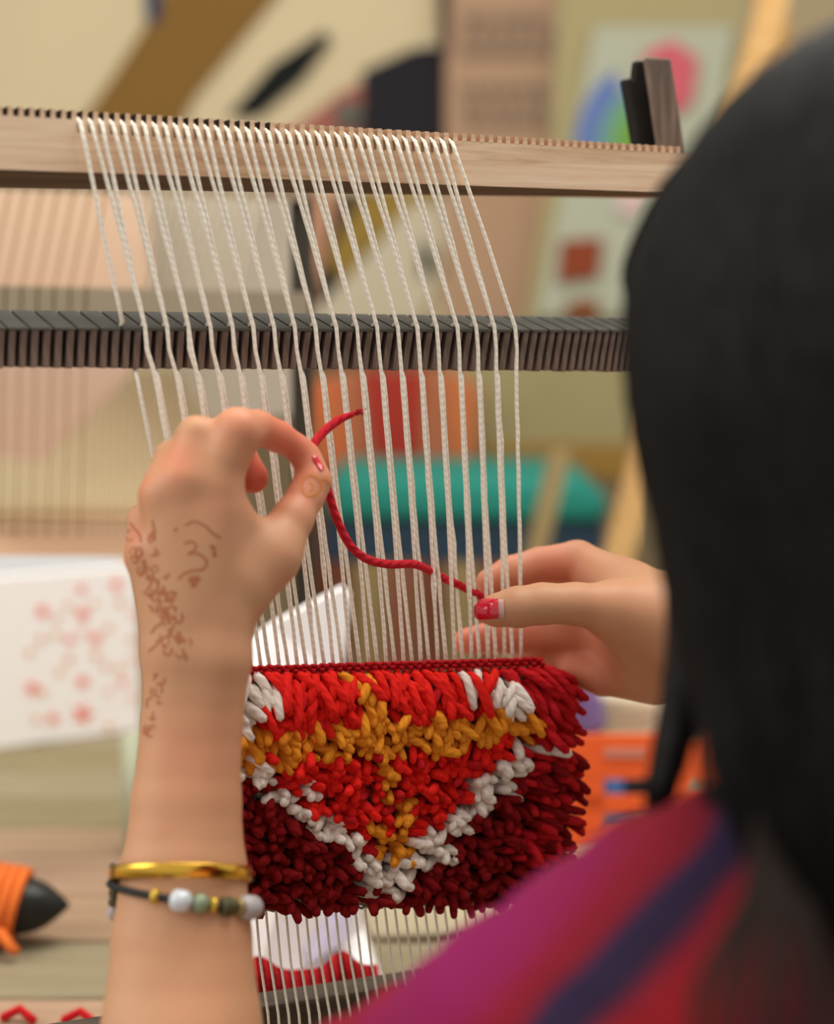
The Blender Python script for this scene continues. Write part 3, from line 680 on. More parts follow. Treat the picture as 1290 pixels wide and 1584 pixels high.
for st in ([(390, 668), (430, 650), (480, 670), (510, 700), (552, 725)], [(385, 748), (418, 738), (440, 758), (425, 782), (398, 796)], [(398, 796), (440, 790), (475, 810), (487, 838), (468, 862), (425, 868), (388, 880), (358, 908)], [(500, 755), (520, 768), (515, 800)],
           [(245, 640), (255, 700), (250, 740)], [(145, 650), (165, 680), (190, 710), (195, 745)], [(200, 820), (210, 860), (185, 890)], [(230, 850), (250, 880), (238, 930), (215, 960)], [(255, 900), (270, 940), (245, 985)], [(225, 1230), (260, 1200), (290, 1170), (320, 1150), (345, 1100)], [(240, 1150), (258, 1120), (290, 1100)], [(205, 960), (235, 985), (262, 1010)]):
    hs.append(ribbon(C1(st), 3.4))
for x, y, r in ((350, 686, 3), (515, 765, 3.6), (522, 797, 3.6), (345, 1035, 3), (208, 830, 3.5), (318, 1095, 3.5), (325, 1135, 4), (238, 975, 4), (305, 1000, 3)):
    u, v = C1([(x, y)])[0]; hs.append(blob(u, v, r, r))
u, v = C1([(428, 910)])[0]
hs += [blob(u - 3.5, v - 1, 5, 5.5), blob(u + 4.5, v - 2, 5.5, 5.5), blob(u, v + 6, 4.6, 6)]
rs = random.Random(5)
for k_ in range(58):
    t = rs.random(); cx = 215 + 60 * t + rs.uniform(-24, 24); cy = 835 + 170 * t + rs.uniform(-16, 16); r = rs.uniform(3.5, 9); a0 = rs.uniform(0, 6.28); sp_ = rs.choice((-1, 1)) * rs.uniform(2.2, 4.8)
    hs.append(ribbon([(cx + r * (1 - .55 * j / 5) * math.cos(a0 + sp_ * j / 5), cy + r * 1.3 * (1 - .55 * j / 5) * math.sin(a0 + sp_ * j / 5)) for j in range(6)], rs.uniform(2.0, 3.6)))
for k_ in range(14):
    t = rs.random(); cx = 246 - 14 * t + rs.uniform(-7, 7); cy = 1045 + 90 * t; r = rs.uniform(3, 6); a0 = rs.uniform(0, 6.28)
    hs.append(ribbon([(cx + r * math.cos(a0 + 3 * j / 4), cy + r * 1.5 * math.sin(a0 + 3 * j / 4)) for j in range(5)], 3))
hs = [h for h in hs if h[1]]
hn = obj('henna_pattern', join(*hs), M['henna'], wv); hn['label'] = 'brown henna flower scrolls on the back of the left hand'
h2 = [blob(482, 752, 14, 12), ]
th2 = [ribbon([(467, 752), (470, 741), (480, 735), (491, 740), (497, 750), (492, 762), (480, 768), (470, 763), (467, 752)], 4), ribbon([(478, 746), (485, 752), (480, 760)], 3), ribbon([(492, 744), (503, 742), (509, 750)], 4)]
o = obj('henna_ring', join(*[h for h in th2 if h[1]]), M['henna2'], wv); o['label'] = 'faint orange henna ring on the left thumb'
def nail(c0, ax, side_px, length, name, mat_, lift=.0004, back=0):
    """curved plate lying on the thumb"""
    V, Fq = [], []; nu, nv = 10, 8; a = np.array(c0, float); ax = np.array(ax, float); ax /= np.linalg.norm(ax); pn = np.array([-ax[1], ax[0]])
    ok = {}
    for i in range(nu + 1):
        t = i / nu; wr = 1 - .55 * max(0, (t - .65) / .35) ** 2 - .10 * (1 - t)
        for j in range(nv + 1):
            s = (j / nv * 2 - 1); q = a + ax * length * t + pn * side_px * wr * s; h, n_ = hit(*q)
            if h is None: h = ok.get((i - 1, j)) or ok.get((i, j - 1)); n_ = Vector((0, -1, 0))
            if h is None: h = P(q[0], q[1], c0d)
            ok[(i, j)] = h
            if n_.dot(h - CAM) > 0: n_ = -n_
            V.append(h + n_ * lift * (1 if 0 < j < nv and i < nu else .3))
    for i in range(nu):
        for j in range(nv):
            b = i * (nv + 1) + j; Fq.append((b, b + 1, b + nv + 2, b + nv + 1))
    return obj(name, (V, Fq), mat_, wv)
c0d = .893
o = nail((780, 941.5), (-1, .02), 16, 52, 'fingernail', M['nailbase'], .0006); o['label'] = 'bare crescent of the right thumbnail'
o = nail((771, 941.5), (-1, .02), 16.5, 44, 'nail_polish', M['nail'], .0011); o['label'] = 'glossy red polish on the right thumbnail'
c0d = .83
o = nail((498, 727), (-.62, -1), 4.5, 26, 'nail_polish', M['nail'], .0008); o['label'] = 'pink red polish at the tip of the left thumb'
# ------------------------------------------------------------------ blouse
BL = [(0, [wc(SHL, P(1140, 1540, .565), .056, .056, .02), wc(P(1140, 1540, .565), P(1340, 1450, .565), .056, .058, .02), wc(SHR, NK + Vector((.035, -.012, -.075)), .056, .056, .05),
           wc(CH + Vector((-.07, 0, 0)), CH + Vector((-.05, -.02, -.30)), .10, .092, .06), wc(CH + Vector((.07, 0, 0)), CH + Vector((.05, -.02, -.30)), .10, .092, .06), wc(CH + Vector((0, -.03, -.28)), HIP + Vector((0, 0, .02)), .11, .135, .06),
           wc(SHL, SHL.lerp(ELB, .35), .054, .048, .02), wc(SHR, SHR.lerp(RELB, .75), .056, .050, .04)])]
VC, QC = surface(BL, .005); VC = relax(VC, QC, 2)
# soft folds along the sleeve
fold = .0025 * np.sin(VC[:, 0] * 130 + VC[:, 2] * 190 + 3 * np.sin(VC[:, 1] * 40)); VC[:, 1] += fold; VC[:, 2] += fold * .4
bl, _, _ = sdf_obj('blouse', [(VC, QC)], M['blouse'], wv)
_r = P(800, 1330, .555); M['blouse'].node_tree.nodes['shift'].inputs[1].default_value = tuple(Vector(bl.location) + Vector((pc.x, pc.y, 0)) * 0 - _r)
bl['label'] = 'magenta, red and navy streaked blouse'
# ------------------------------------------------------------------ hair
def hr(u, v, d): return P(u, v, d)
HA = [(0, [wc(hr(1490, 480, .575), hr(1480, 500, .545), .100, .098, .02), wc(hr(1330, 520, .57), hr(1480, 500, .56), .064, .09, .02),
           wc(hr(1175, 480, .575), hr(1290, 900, .56), .036, .046, .02), wc(hr(1290, 900, .56), hr(1300, 1130, .545), .046, .038, .02),
           wc(hr(1560, 600, .52), hr(1540, 1150, .49), .075, .055, .03), wc(hr(1400, 700, .53), hr(1400, 1180, .505), .070, .045, .03), wc(hr(1420, 1180, .505), hr(1450, 1500, .47), .040, .022, .03),
           wc(hr(1110, 620, .59), hr(1105, 850, .59), .018, .012, .02), wc(hr(1105, 850, .59), hr(1068, 1050, .59), .012, .009, .01), wc(hr(1068, 1050, .59), hr(1026, 1225, .585), .009, .0055, .005)])]
VH, QH = surface(HA, .004); VH = relax(VH, QH, 2)
hair, _, _ = sdf_obj('hair', [(VH, QH)], M['black_hair'], wv)
hair['label'] = 'long straight black hair'
hb = BVHTree.FromPolygons([Vector(v) for v in VH], [tuple(int(i) for i in q) for q in QH])
def strands(n, gen, name, m_, r0=.0007):
    gs = []
    for _ in range(n):
        pts, rr = gen(); gs.append(tube(pts, [rr * min(1, .35 + 3 * t, 1.6 * (1 - t) + .25) for t in np.linspace(0, 1, len(pts))], 4, False))
    o = obj(name, join(*gs), m_, hair); o['kind'] = 'stuff'; return o
rh = random.Random(3)
def onhair(p):
    """push a strand point to just outside the hair mass along the view of the head centre axis"""
    loc, nr, i, d = hb.find_nearest(p)
    if loc is None: return p
    inside = (p - loc).dot(nr) < 0
    return loc + nr * rh.uniform(.0006, .002) if inside else p
def gmain():
    s = rh.random(); ue = 1085 + s * 520; bow = rh.uniform(-14, 14)
    top = (1500 + rh.uniform(-60, 60), 55 + rh.uniform(-10, 30)); a = .02 + .98 * s
    side_u = 968 + 420 * s; pts = []
    crown = hr(top[0], top[1], .50)
    chainp = [(top[0], top[1], .52), (lerp(1240, 1480, a), lerp(95, 75, a), lerp(.55, .47, a)), (lerp(1040, 1400, a), lerp(285, 200, a), lerp(.57, .455, a)), (side_u, 440, lerp(.575, .445, a)), (side_u + 22 + bow, 620, lerp(.575, .445, a)), (side_u + 60 + bow, 850, lerp(.57, .45, a)), (lerp(side_u + 80, ue, .5), 1050, lerp(.565, .455, a)), (ue, rh.uniform(1215, 1262) if s < .36 else (rh.uniform(1260, 1420) if s < .55 else rh.uniform(1300, 1600)), lerp(.555, .44, a))]
    p = [hr(*q) for q in spline(chainp, 30)]
    return [onhair(q) for q in p], rh.uniform(.0005, .0011)
strands(620, gmain, 'hair_strands', M['black_hair'])
def gfront():
    s = rh.random(); u0 = 962 + 45 * s
    c = [(1130 + 30 * s, 175 + 10 * s, .585), (1030 + 20 * s, 275, .60), (u0 + 6, 400, .61), (u0 + 8, 470, .612), (992 + 40 * s, 600, .61), (1004 + 55 * s, 760, .605), (1030 + 40 * s, 900, .60), (1028 + 35 * s, 1040, .595), (1008 + 38 * s, 1160, .59), (996 + 44 * s, 1248 + rh.uniform(-22, 8), .585)]
    return [hr(*q) for q in spline(c, 26)], rh.uniform(.0006, .0012)
strands(230, gfront, 'hair_lock', M['black_hair'])
def gwisp():
    s = rh.random(); ue = 1075 + 230 * s + rh.uniform(-12, 12)
    c = [(1180 + 90 * s, 1100, .505), (1175 + 85 * s, 1230, .49), (lerp(1150, 1250, s), 1380, .475), (ue, 1520, .465), (ue - 10, 1640, .46)]
    return [hr(*q) for q in spline(c, 14)], rh.uniform(.0004, .0009)
strands(60, gwisp, 'hair_ends', M['brown_hair'])
# ------------------------------------------------------------------ bracelets on the left forearm
ac = P(282, 1352, .784); ax_t = (P(281, 1450, .777) - P(284, 1300, .786)).normalized()
def ring(c, a, b, tiltf, tilts, n=72, ph=0):
    out = []
    for i in range(n):
        t = math.tau * i / n + ph; x = math.cos(t) * a; y = math.sin(t) * b
        out.append(c + R_ * x - FW * y + UP * (y * tiltf + x * tilts))
    return out
def band(path, hw, th, up):
    """closed flat-oval band"""
    n = len(path); sides = 12; c = sum(path, Vector((0, 0, 0))) / n; V, Fq = [], []
    for i, p in enumerate(path):
        o_ = (p - c); o_ = (o_ - up * o_.dot(up)).normalized()
        for k in range(sides):
            t = math.tau * k / sides; V.append(p + up * math.cos(t) * hw + o_ * math.sin(t) * th)
    for i in range(n):
        for k in range(sides):
            a = i * sides + k; b = i * sides + (k + 1) % sides; c2 = ((i + 1) % n) * sides
            Fq.append((a, b, c2 + (k + 1) % sides, c2 + k))
    return V, Fq
g = ring(P(280, 1352, .784), .0310, .0272, .27, .0)
o = obj('gold_bangle', band(g, .0034, .0012, UP), M['gold_metal']); tag(o, 'polished gold bangle around the weaver\'s left forearm', 'bangle')
bt_ = thing('beaded_bracelet', 'black cord bracelet with glass and brass beads below the gold bangle', 'bracelet', P(283, 1400, .784))
cr = ring(P(283, 1384, .783), .0325, .0282, .14, -.16)
cr.append(cr[0]); obj('cord', tube(cr, .0017, 8, False), mat('black_cord', (34, 34, 34), .6), bt_)
beads = [(239, 'brass'), (281, 'glass'), (306, 'green'), (328, 'brass'), (345, 'olive'), (358, 'olive'), (369, 'brass2'), (386, 'big')]
bm = {'brass': (mat('brass_bead', (206, 172, 70), .35, metal=.7), .0036, .0018), 'glass': (mat('pale_glass_bead', (196, 202, 208), .12, .8), .0050, .0048), 'green': (mat('grey_green_bead', (122, 138, 108), .3, .6), .0044, .0036),
      'olive': (mat('dark_olive_bead', (78, 74, 46), .5), .0042, .0020), 'brass2': (mat('worn_brass_bead', (150, 132, 84), .4, metal=.5), .0040, .0018), 'big': (mat('grey_stone_bead', (176, 170, 172), .35), .0056, .0070)}
for u, kd in beads:
    # find the front crossing of the cord at this column
    cand = [(abs(pix(p)[0] - u), i) for i, p in enumerate(cr[:-1]) if pix(p)[2] < .785]; i = min(cand)[1]
    p = cr[i]; t = (cr[(i + 1) % 72] - cr[i - 1]).normalized(); mt, r, hl = bm[kd]
    rings = [(-1, .35), (-.85, .75), (-.5, .97), (0, 1), (.5, .97), (.85, .75), (1, .35)]
    ob = obj('bead', tube([p + t * hl * a for a, _ in rings], [r * q for _, q in rings], 14), mt, bt_)
for dv in (0, 14, 30):
    p = P(176 - dv * .06, 1372 + dv, .787); obj('clasp_bead', tube([p, p + Vector((0, 0, -.003)), p + Vector((0, 0, -.006))], [.0015, .0026, .0015], 8), bm['olive' if dv < 30 else 'big'][0], bt_)
obj('clasp', tube([P(175, 1338, .787), P(173, 1370, .787)], .0017, 8), mat('black_clasp', (30, 30, 30), .5), bt_)
# ------------------------------------------------------------------ second loom behind, left
def tz(d): return None
l2 = thing('loom', 'blurred second loom with fine pale warps behind on the left', 'loom', (P(200, 1420, 1.25).x, P(200, 1420, 1.25).y, TZ))
gr = wood('weathered_wood', (120, 100, 82), (138, 118, 98), (150, 130, 108))
obj('top_rail', hexa([P(-80, 262, 1.25), P(478, 290, 1.30), P(478, 312, 1.30), P(-80, 292, 1.25), P(-80, 262, 1.275), P(478, 290, 1.325), P(478, 312, 1.325), P(-80, 292, 1.275)]), gr, l2, False)
obj('lower_bar', hexa([P(-80, 440, 1.24), P(478, 452, 1.29), P(478, 492, 1.29), P(-80, 492, 1.24), P(-80, 440, 1.27), P(478, 452, 1.32), P(478, 492, 1.32), P(-80, 492, 1.27)]), mat('grey_bar', (150, 138, 120), .8), l2, False)
def upright(u, d, w, m_):
    p = P(u, 285, d); b = Vector((p.x, p.y, TZ + .42 * 0)); 
    return obj('side_post', box((p.x, p.y, (p.z + TZ) / 2), (w, .03, p.z - TZ)), m_, l2, False)
upright(466, 1.32, .015, mat('dark_post', (64, 60, 52), .8)); upright(-150, 1.25, .03, gr)
thr = [mat('green_brown_warp', (128, 122, 78), .9), mat('pale_warp', (190, 178, 150), .9)]
for i in range(36):
    u = -60 + i * 12.5; up_ = 0 if i < 24 else 8
    a = P(u + 26, 290, 1.25); b = P(u - 6, 445, 1.236); c = P(u - 8, 495, 1.236); e = P(u - 16, 830, 1.25);     obj('warp_thread', tube([a, b, c, e], .00075, 5), thr[0 if i < 17 and i % 2 == 0 else 1], l2)
obj('bottom_bar', hexa([P(-150, 802, 1.235), P(470, 812, 1.30), P(470, 862, 1.30), P(-150, 858, 1.235), P(-150, 802, 1.26), P(470, 812, 1.325), P(470, 862, 1.325), P(-150, 858, 1.26)]), mat('peach_wood', (232, 190, 156), .6, noise=.05, nscale=8), l2, False)
# ------------------------------------------------------------------ things on the table
def on_table(u, v):
    r = (P(u, v, 1) - CAM); return CAM + r * ((TZ - CAM.z) / r.z)
# white box with a coral floral print
bx = thing('gift_box', 'white box printed with coral flowers behind the hand on the left', 'box', (-.60, 1.72, TZ))
A0, A1 = on_table(-140, 1178), on_table(218, 1131); top = .172
wm = mat('white_card', (254, 252, 252), .5)
ex = (A1 - A0).normalized(); nb = Vector((-ex.y, ex.x, 0)); dz = Vector((0, 0, top))
bevel(obj('carton', hexa([A0 + dz, A1 + dz, A1, A0, A0 + dz + nb * .15, A1 + dz + nb * .15, A1 + nb * .15, A0 + nb * .15]), wm, bx, False), .002)
obj('lid_top', hexa([A0 + dz * 1.012 + ex * .004 + nb * .004, A1 + dz * 1.012 - ex * .004 + nb * .004, A1 + dz - ex * .004 + nb * .004, A0 + dz + ex * .004 + nb * .004,
                     A0 + dz * 1.012 + ex * .004 + nb * .146, A1 + dz * 1.012 - ex * .004 + nb * .146, A1 + dz - ex * .004 + nb * .146, A0 + dz + ex * .004 + nb * .146]), mat('grey_lid', (176, 178, 180), .6), bx, False)
cor = mat('coral_print', (240, 112, 88), .7); ochre = mat('ochre_print', (226, 160, 104), .7); pink = mat('pink_print', (246, 190, 182), .7)
def face_pt(u, v):
    r = P(u, v, 1) - CAM; n = nb; t = (A0 - nb * .0006 - CAM).dot(n) / r.dot(n); return CAM + r * t
def fl_(u, v, r, m_, pet):
    V = [face_pt(u, v)]; n = 20
    for i in range(n):
        t = math.tau * i / n; q = r * (.62 + .38 * math.cos(pet * t)); V.append(face_pt(u + q * math.cos(t), v + q * math.sin(t)))
    V2 = [p + nb * .0012 for p in V]; o = obj('printed_flower', (V + V2, [(0, 1 + (i + 1) % n, 1 + i) for i in range(n)] + [(1 + i, 1 + (i + 1) % n, n + 2 + (i + 1) % n, n + 2 + i) for i in range(n)]), m_, bx, False)
pf = [(66, 946, 13, 0), (128, 950, 14, 0), (128, 1105, 19, 0), (128, 1055, 13, 0), (50, 1065, 14, 0), (180, 905, 12, 0), (148, 988, 13, 0), (82, 1112, 12, 0), (108, 990, 10, 0), (126, 912, 10, 0),
      (88, 957, 8, 1), (86, 982, 8, 1), (63, 990, 9, 1), (107, 1020, 9, 1), (148, 1014, 9, 1), (164, 1031, 8, 1), (56, 1113, 8, 1), (105, 938, 8, 1), (147, 934, 7, 1), (46, 1010, 8, 1), (128, 976, 7, 1), (168, 972, 8, 1), (92, 1040, 8, 1), (185, 1035, 8, 1), (168, 1125, 8, 1), (66, 1072, 8, 1), (186, 932, 9, 1), (204, 990, 8, 1), (205, 1020, 9, 2), (190, 1055, 9, 0), (206, 950, 9, 2), (168, 1070, 8, 2), (204, 1080, 9, 2)]
for u, v, r, k_ in pf: fl_(u, v, r, (cor, ochre, pink)[k_], 5 if k_ != 1 else 4)
# clear plastic stand edge beside the arm
o = obj('paper_sheet', cards([(186, 1140, 1.42), (216, 1128, 1.42), (212, 1345, 1.38), (192, 1352, 1.38)], .002), mat('pale_green_sheet', (186, 190, 162), .5)); tag(o, 'narrow pale sheet standing on edge just left of the forearm', 'paper')
# black shuttle wound with orange yarn
sh = thing('yarn_shuttle', 'black pointed shuttle wound with thick orange yarn at the left edge', 'shuttle', (P(20, 1440, 1.24).x, P(20, 1440, 1.24).y, TZ))
sc_ = P(-20, 1400, 1.195)
def shp(t): return sc_ + (P(105, 1400, 1.195) - sc_) * t
pts = [shp(t) for t in (-1, -.8, -.4, 0, .3, .5, .62, .74, .86, .95, 1.0)]; rr = [.004, .014, .019, .021, .0205, .019, .0175, .0145, .0095, .005, .002]
obj('shuttle_body', tube(pts, rr, 16), mat('black_plastic', (34, 34, 32), .35), sh)
for i in range(9):
    t = -.62 + i * .125; c = shp(t); axd = (shp(1) - shp(0)).normalized(); tl = Vector((0, 0, 1)); bi = axd.cross(tl).normalized(); R0 = .0262 - .0011 * abs(i - 5)
    loop = [c + tl * math.cos(a) * R0 + bi * math.sin(a) * R0 + axd * (.006 * math.cos(a)) for a in map(float, np.linspace(0, math.tau, 28))]
    obj('yarn_loop', tube(loop, .0036, 8, False), M['orange_yarn'], sh)
obj('yarn_tail', tube([P(0, 1440, 1.17), P(14, 1462, 1.165), P(24, 1472, 1.165)], .0036, 8), M['orange_yarn'], sh)
# red scraps on the table front, bottom left
for i, (u, v) in enumerate([(4, 1582), (98, 1586)]):
    q = on_table(u, v) + Vector((0, 0, .003))
    o = obj('yarn_scrap', tube([q, q + Vector((.010, .004, .004)), q + Vector((.020, -.004, .0))], .003, 7), M['crimson']); tag(o, ['short crimson yarn scrap in the bottom left corner of the table', 'crimson yarn scrap on the table below the black shuttle tip'][i], 'yarn')
# white printed paper bag behind the rug
pb = thing('paper_bag', 'white paper bag with soft green and lavender print behind the rug', 'bag', (P(470, 1480, 1.16).x, P(470, 1480, 1.16).y, TZ))
c = on_table(460, 1478)
def bag(pts, th, m_, nm, par):
    return obj(nm, cards(pts, th), m_, par, False)
bag([(372, 1002, 1.17), (420, 968, 1.17), (528, 912, 1.17), (541, 925, 1.17), (530, 1050, 1.17), (560, 1440, 1.155), (600, 1560, 1.09), (385, 1560, 1.09), (360, 1200, 1.17)], .02, mat('white_paper', (246, 244, 246), .5), 'panel', pb)
lav = mat('lavender_print', (184, 174, 196), .8); grn = mat('yellow_green_print', (186, 196, 110), .8)
bag([(470, 1400, 1.145), (545, 1390, 1.145), (540, 1450, 1.13), (480, 1490, 1.115), (465, 1450, 1.128)], .004, lav, 'printed_shape', pb)
bag([(398, 1390, 1.145), (440, 1392, 1.145), (430, 1440, 1.13), (402, 1500, 1.11), (390, 1440, 1.13)], .004, grn, 'printed_shape', pb)
# beige folded cloth further right behind the rug
o = obj('folded_cloth', cards([(560, 1330, 1.26), (860, 1300, 1.26), (860, 1448, 1.20), (560, 1462, 1.20)], .05), mat('beige_cloth', (190, 178, 150), .9, noise=.08, nscale=20)); tag(o, 'pale beige folded cloth on the table below the rug', 'cloth')
bevel(o, .01, 3)
# small red knotted sample lying at the foot of the loom
sm = thing('rug_sample', 'low row of dark red tufts lying behind the bottom bar of the loom', 'rug', (P(520, 1560, .95).x, P(520, 1560, .95).y, TZ))
for i in range(46):
    u = 400 + i * 5.4; pk = 12 * math.exp(-((u - 455) / 28) ** 2) * 2.2 + 26 * math.exp(-((u - 590) / 22) ** 2)
    vv = 1564 - .08 * (u - 400) - pk; q = L(u, vv, .055); b = L(u + random.uniform(-3, 3), vv + 50, .05)
    obj('yarn_tuft', tube([b, b.lerp(q, .6) - N_ * .002, q], [.0022, .0024, .002], 7), M['dark' if i % 3 else 'crimson'], sm)
q0, q1 = L(385, 1590, .05), L(660, 1570, .05)
obj('backing', hexa([q0, q1, Vector((q1.x, q1.y, TZ)), Vector((q0.x, q0.y, TZ))] + [p + N_ * .012 for p in (q0, q1, Vector((q1.x, q1.y, TZ)), Vector((q0.x, q0.y, TZ)))]), M['dark'], sm, False)
# orange plastic crate with holes
cr_ = thing('plastic_crate', 'orange plastic crate with square holes beside the right shoulder', 'crate', (on_table(950, 1312).x, on_table(950, 1312).y, TZ))
om = mat('orange_plastic', (236, 98, 42), .4, .5); dc = 1.41
def slab(u0, v0, u1, v1, nm='crate_bar', d=dc, th=.006): return obj(nm, cards([(u0, v0, d), (u1, v0, d), (u1, v1, d), (u0, v1, d)], th), om, cr_, False)
slab(866, 1138, 1150, 1205); slab(866, 1232, 1150, 1258); slab(866, 1285, 1150, 1309)
for u0, u1 in ((866, 872), (895, 934), (1030, 1066), (1110, 1150)): slab(u0, 1203, u1, 1290, 'crate_rib')
slab(934, 1158, 1002, 1172, 'moulded_tag', dc - .002, .003).data.materials[0] = mat('grey_orange_tag', (196, 130, 110), .6)
for u in (866, 1144): 
    a, b = P(u, 1140, dc), P(u, 1308, dc)
    obj('crate_side', hexa([a, a + R_ * .004, b + R_ * .004, b, a + Vector((0, .2, 0)), a + R_ * .004 + Vector((0, .2, 0)), b + R_ * .004 + Vector((0, .2, 0)), b + Vector((0, .2, 0))]), om, cr_, False)
o = obj('blue_tin', cards([(932, 1200, 1.45), (966, 1200, 1.45), (966, 1312, 1.45), (932, 1312, 1.45)], .05), mat('blue_tin', (52, 96, 150), .5)); tag(o, 'blue tin standing inside the orange crate', 'tin')
o = obj('dark_tool_roll', tube([P(880, 1235, 1.47), P(980, 1215, 1.50), P(1040, 1225, 1.52)], .016, 12), mat('black_cloth', (30, 36, 42), .7)); tag(o, 'dark rolled cloth lying in the orange crate', 'cloth')
o = obj('grey_skein', tube([P(925, 1285, 1.445), P(965, 1290, 1.445), P(1000, 1300, 1.445)], .014, 12), mat('slate_wool', (86, 98, 116), .9)); tag(o, 'slate grey yarn skein low in the orange crate', 'yarn')
# skeins and cloth behind crate
def skein(c, r1, r2, m_, nm, lab, cat='yarn'):
    t = thing(nm, lab, cat, (c.x, c.y, TZ)); 
    for i in range(7):
        a0 = i * .9; loop = [c + Vector((math.cos(float(a)) * r1 * (1 - .04 * i), math.sin(a) * r1 * .5, (i - 3) * r2 * .55 + .004 * math.sin(2 * a + a0))) for a in map(float, np.linspace(0, math.tau, 24))]
        obj('yarn_loop', tube(loop, r2, 8, False), m_, t)
skein(P(868, 1085, 1.62), .032, .010, mat('lavender_wool', (140, 120, 176), .9), 'yarn_skein', 'lavender yarn skein behind the right edge of the rug')
skein(P(912, 1085, 1.70), .020, .009, mat('black_wool', (28, 28, 40), .9), 'yarn_skein', 'black yarn skein beside the lavender one')
skein(P(960, 1108, 1.66), .055, .010, mat('cream_wool', (212, 200, 172), .95), 'yarn_skein', 'bundle of cream fleece yarn above the orange crate')
# ------------------------------------------------------------------ background furniture and hangings
def flat(nm, pts, d, th, rgb, par=None, rough=.9, **k): return obj(nm, cards([(u, v, d) if not callable(d) else (u, v, d(u, v)) for u, v in pts], th), mat(nm + '_paint', rgb, rough, .2, **k), par, False)
DW = 3.0
wh = thing('wall_hanging', 'large cream textile with gold and black slanting bands behind the top rail', 'textile', P(330, 480, DW))
flat('cloth', [(-200, -150), (700, -150), (700, 500), (-200, 500)], DW, .01, (196, 180, 146), wh, noise=.03, nscale=4)
flat('gold_band', [(262, -120), (520, -120), (300, 150), (255, 240), (90, 240), (180, 110), (262, -20)], DW - .006, .006, (122, 90, 42), wh)
flat('blue_band', [(222, -120), (262, -120), (244, 40), (226, 30)], DW - .008, .006, (30, 52, 84), wh)
flat('black_band', [(352, 180), (420, 100), (500, 48), (512, 62), (470, 120), (400, 180)], DW - .007, .006, (20, 24, 22), wh)
flat('rose_band', [(440, 210), (530, 140), (580, 120), (580, 215)], DW - .007, .006, (150, 92, 80), wh)
flat('dark_cloth', [(560, 110), (640, 74), (668, 72), (690, 72), (690, 240), (560, 240)], DW - .012, .008, (34, 32, 36), wh)
flat('black_band', [(440, 290), (500, 300), (620, 290), (500, 470), (440, 480)], DW - .008, .006, (50, 46, 44), wh)
flat('gold_band', [(690, 285), (560, 390), (535, 440), (505, 400), (560, 300)], DW - .012, .006, (138, 112, 50), wh)
flat('cream_band', [(470, 500), (560, 405), (640, 310), (700, 340), (660, 480), (640, 500)], DW - .015, .006, (184, 174, 150), wh)
flat('black_band', [(650, 370), (672, 390), (668, 420), (648, 430)], DW - .018, .006, (46, 50, 46), wh)
flat('rose_band', [(480, 290), (525, 300), (500, 400), (480, 470), (455, 470)], DW - .013, .006, (172, 128, 100), wh)
flat('knob_shape', [(522, 160), (545, 155), (560, 175), (556, 195), (520, 198)], DW - .02, .006, (88, 90, 82), wh)
# printed notice board
nb_ = thing('notice_board', 'pinkish brown board with blurred grey lettering beside the child painting', 'board', P(785, 500, DW))
flat('board', [(690, -150), (868, -150), (830, 560), (690, 560)], DW - .03, .02, (166, 134, 108), nb_)
rb_ = random.Random(2)
tm = mat('grey_lettering', (120, 104, 86), .9)
for (v0, rows) in ((20, 3), (128, 3)):
    for r in range(rows):
        u = 715 + rb_.uniform(-4, 4)
        while u < 845:
            w = rb_.uniform(10, 26); obj('lettering', cards([(u, v0 + r * 26 + 0, DW - .034), (u + w, v0 + r * 26, DW - .034), (u + w, v0 + r * 26 + 17, DW - .034), (u, v0 + r * 26 + 17, DW - .034)], .003), tm, nb_, False); u += w + 8
flat('side_strip', [(676, -100), (696, -100), (694, 80), (680, 80)], DW - .036, .01, (60, 48, 40), nb_)
# child's painting
DP = DW - .03
cp = thing('painting', 'pale painting with a blue, green and rose arch on an olive mount', 'painting', P(980, 560, DP))
flat('mount', [(880, -150), (1170, -150), (1120, 240), (1080, 560), (800, 560), (850, 240)], DP - .04, .012, (160, 148, 108), cp)
flat('paper', [(920, 40), (1135, 40), (1095, 300), (1060, 490), (830, 490), (880, 240)], DP - .055, .006, (168, 170, 150), cp)
def arc(c, r0, r1, a0, a1, ys, rgb, d):
    pts = [(c[0] + r1 * math.cos(a), c[1] - r1 * ys * math.sin(a)) for a in np.linspace(a0, a1, 14)] + [(c[0] + r0 * math.cos(a), c[1] - r0 * ys * math.sin(a)) for a in np.linspace(a1, a0, 14)]
    flat('painted_arc', pts, d, .003, rgb, cp)
arc((988, 235), 62, 100, math.pi * .62, math.pi * 1.1, 1.35, (96, 116, 166), DP - .060)
arc((988, 235), 36, 62, math.pi * .6, math.pi * 1.1, 1.6, (104, 148, 128), DP - .062)
arc((988, 235), 8, 38, math.pi * .6, math.pi * 1.1, 1.9, (106, 152, 62), DP - .064)
flat('painted_patch', [(985, 130), (1000, 80), (1040, 62), (1080, 90), (1070, 160), (1010, 190), (992, 250)], DP - .065, .003, (192, 92, 102), cp)
flat('painted_square', [(868, 372), (932, 368), (925, 428), (862, 436)], DP - .065, .003, (132, 62, 38), cp)
flat('painted_square', [(880, 466), (925, 462), (925, 490), (872, 490)], DP - .065, .003, (126, 70, 40), cp)
flat('painted_patch', [(960, 300), (1000, 290), (990, 330), (955, 330)], DP - .063, .003, (206, 176, 172), cp)
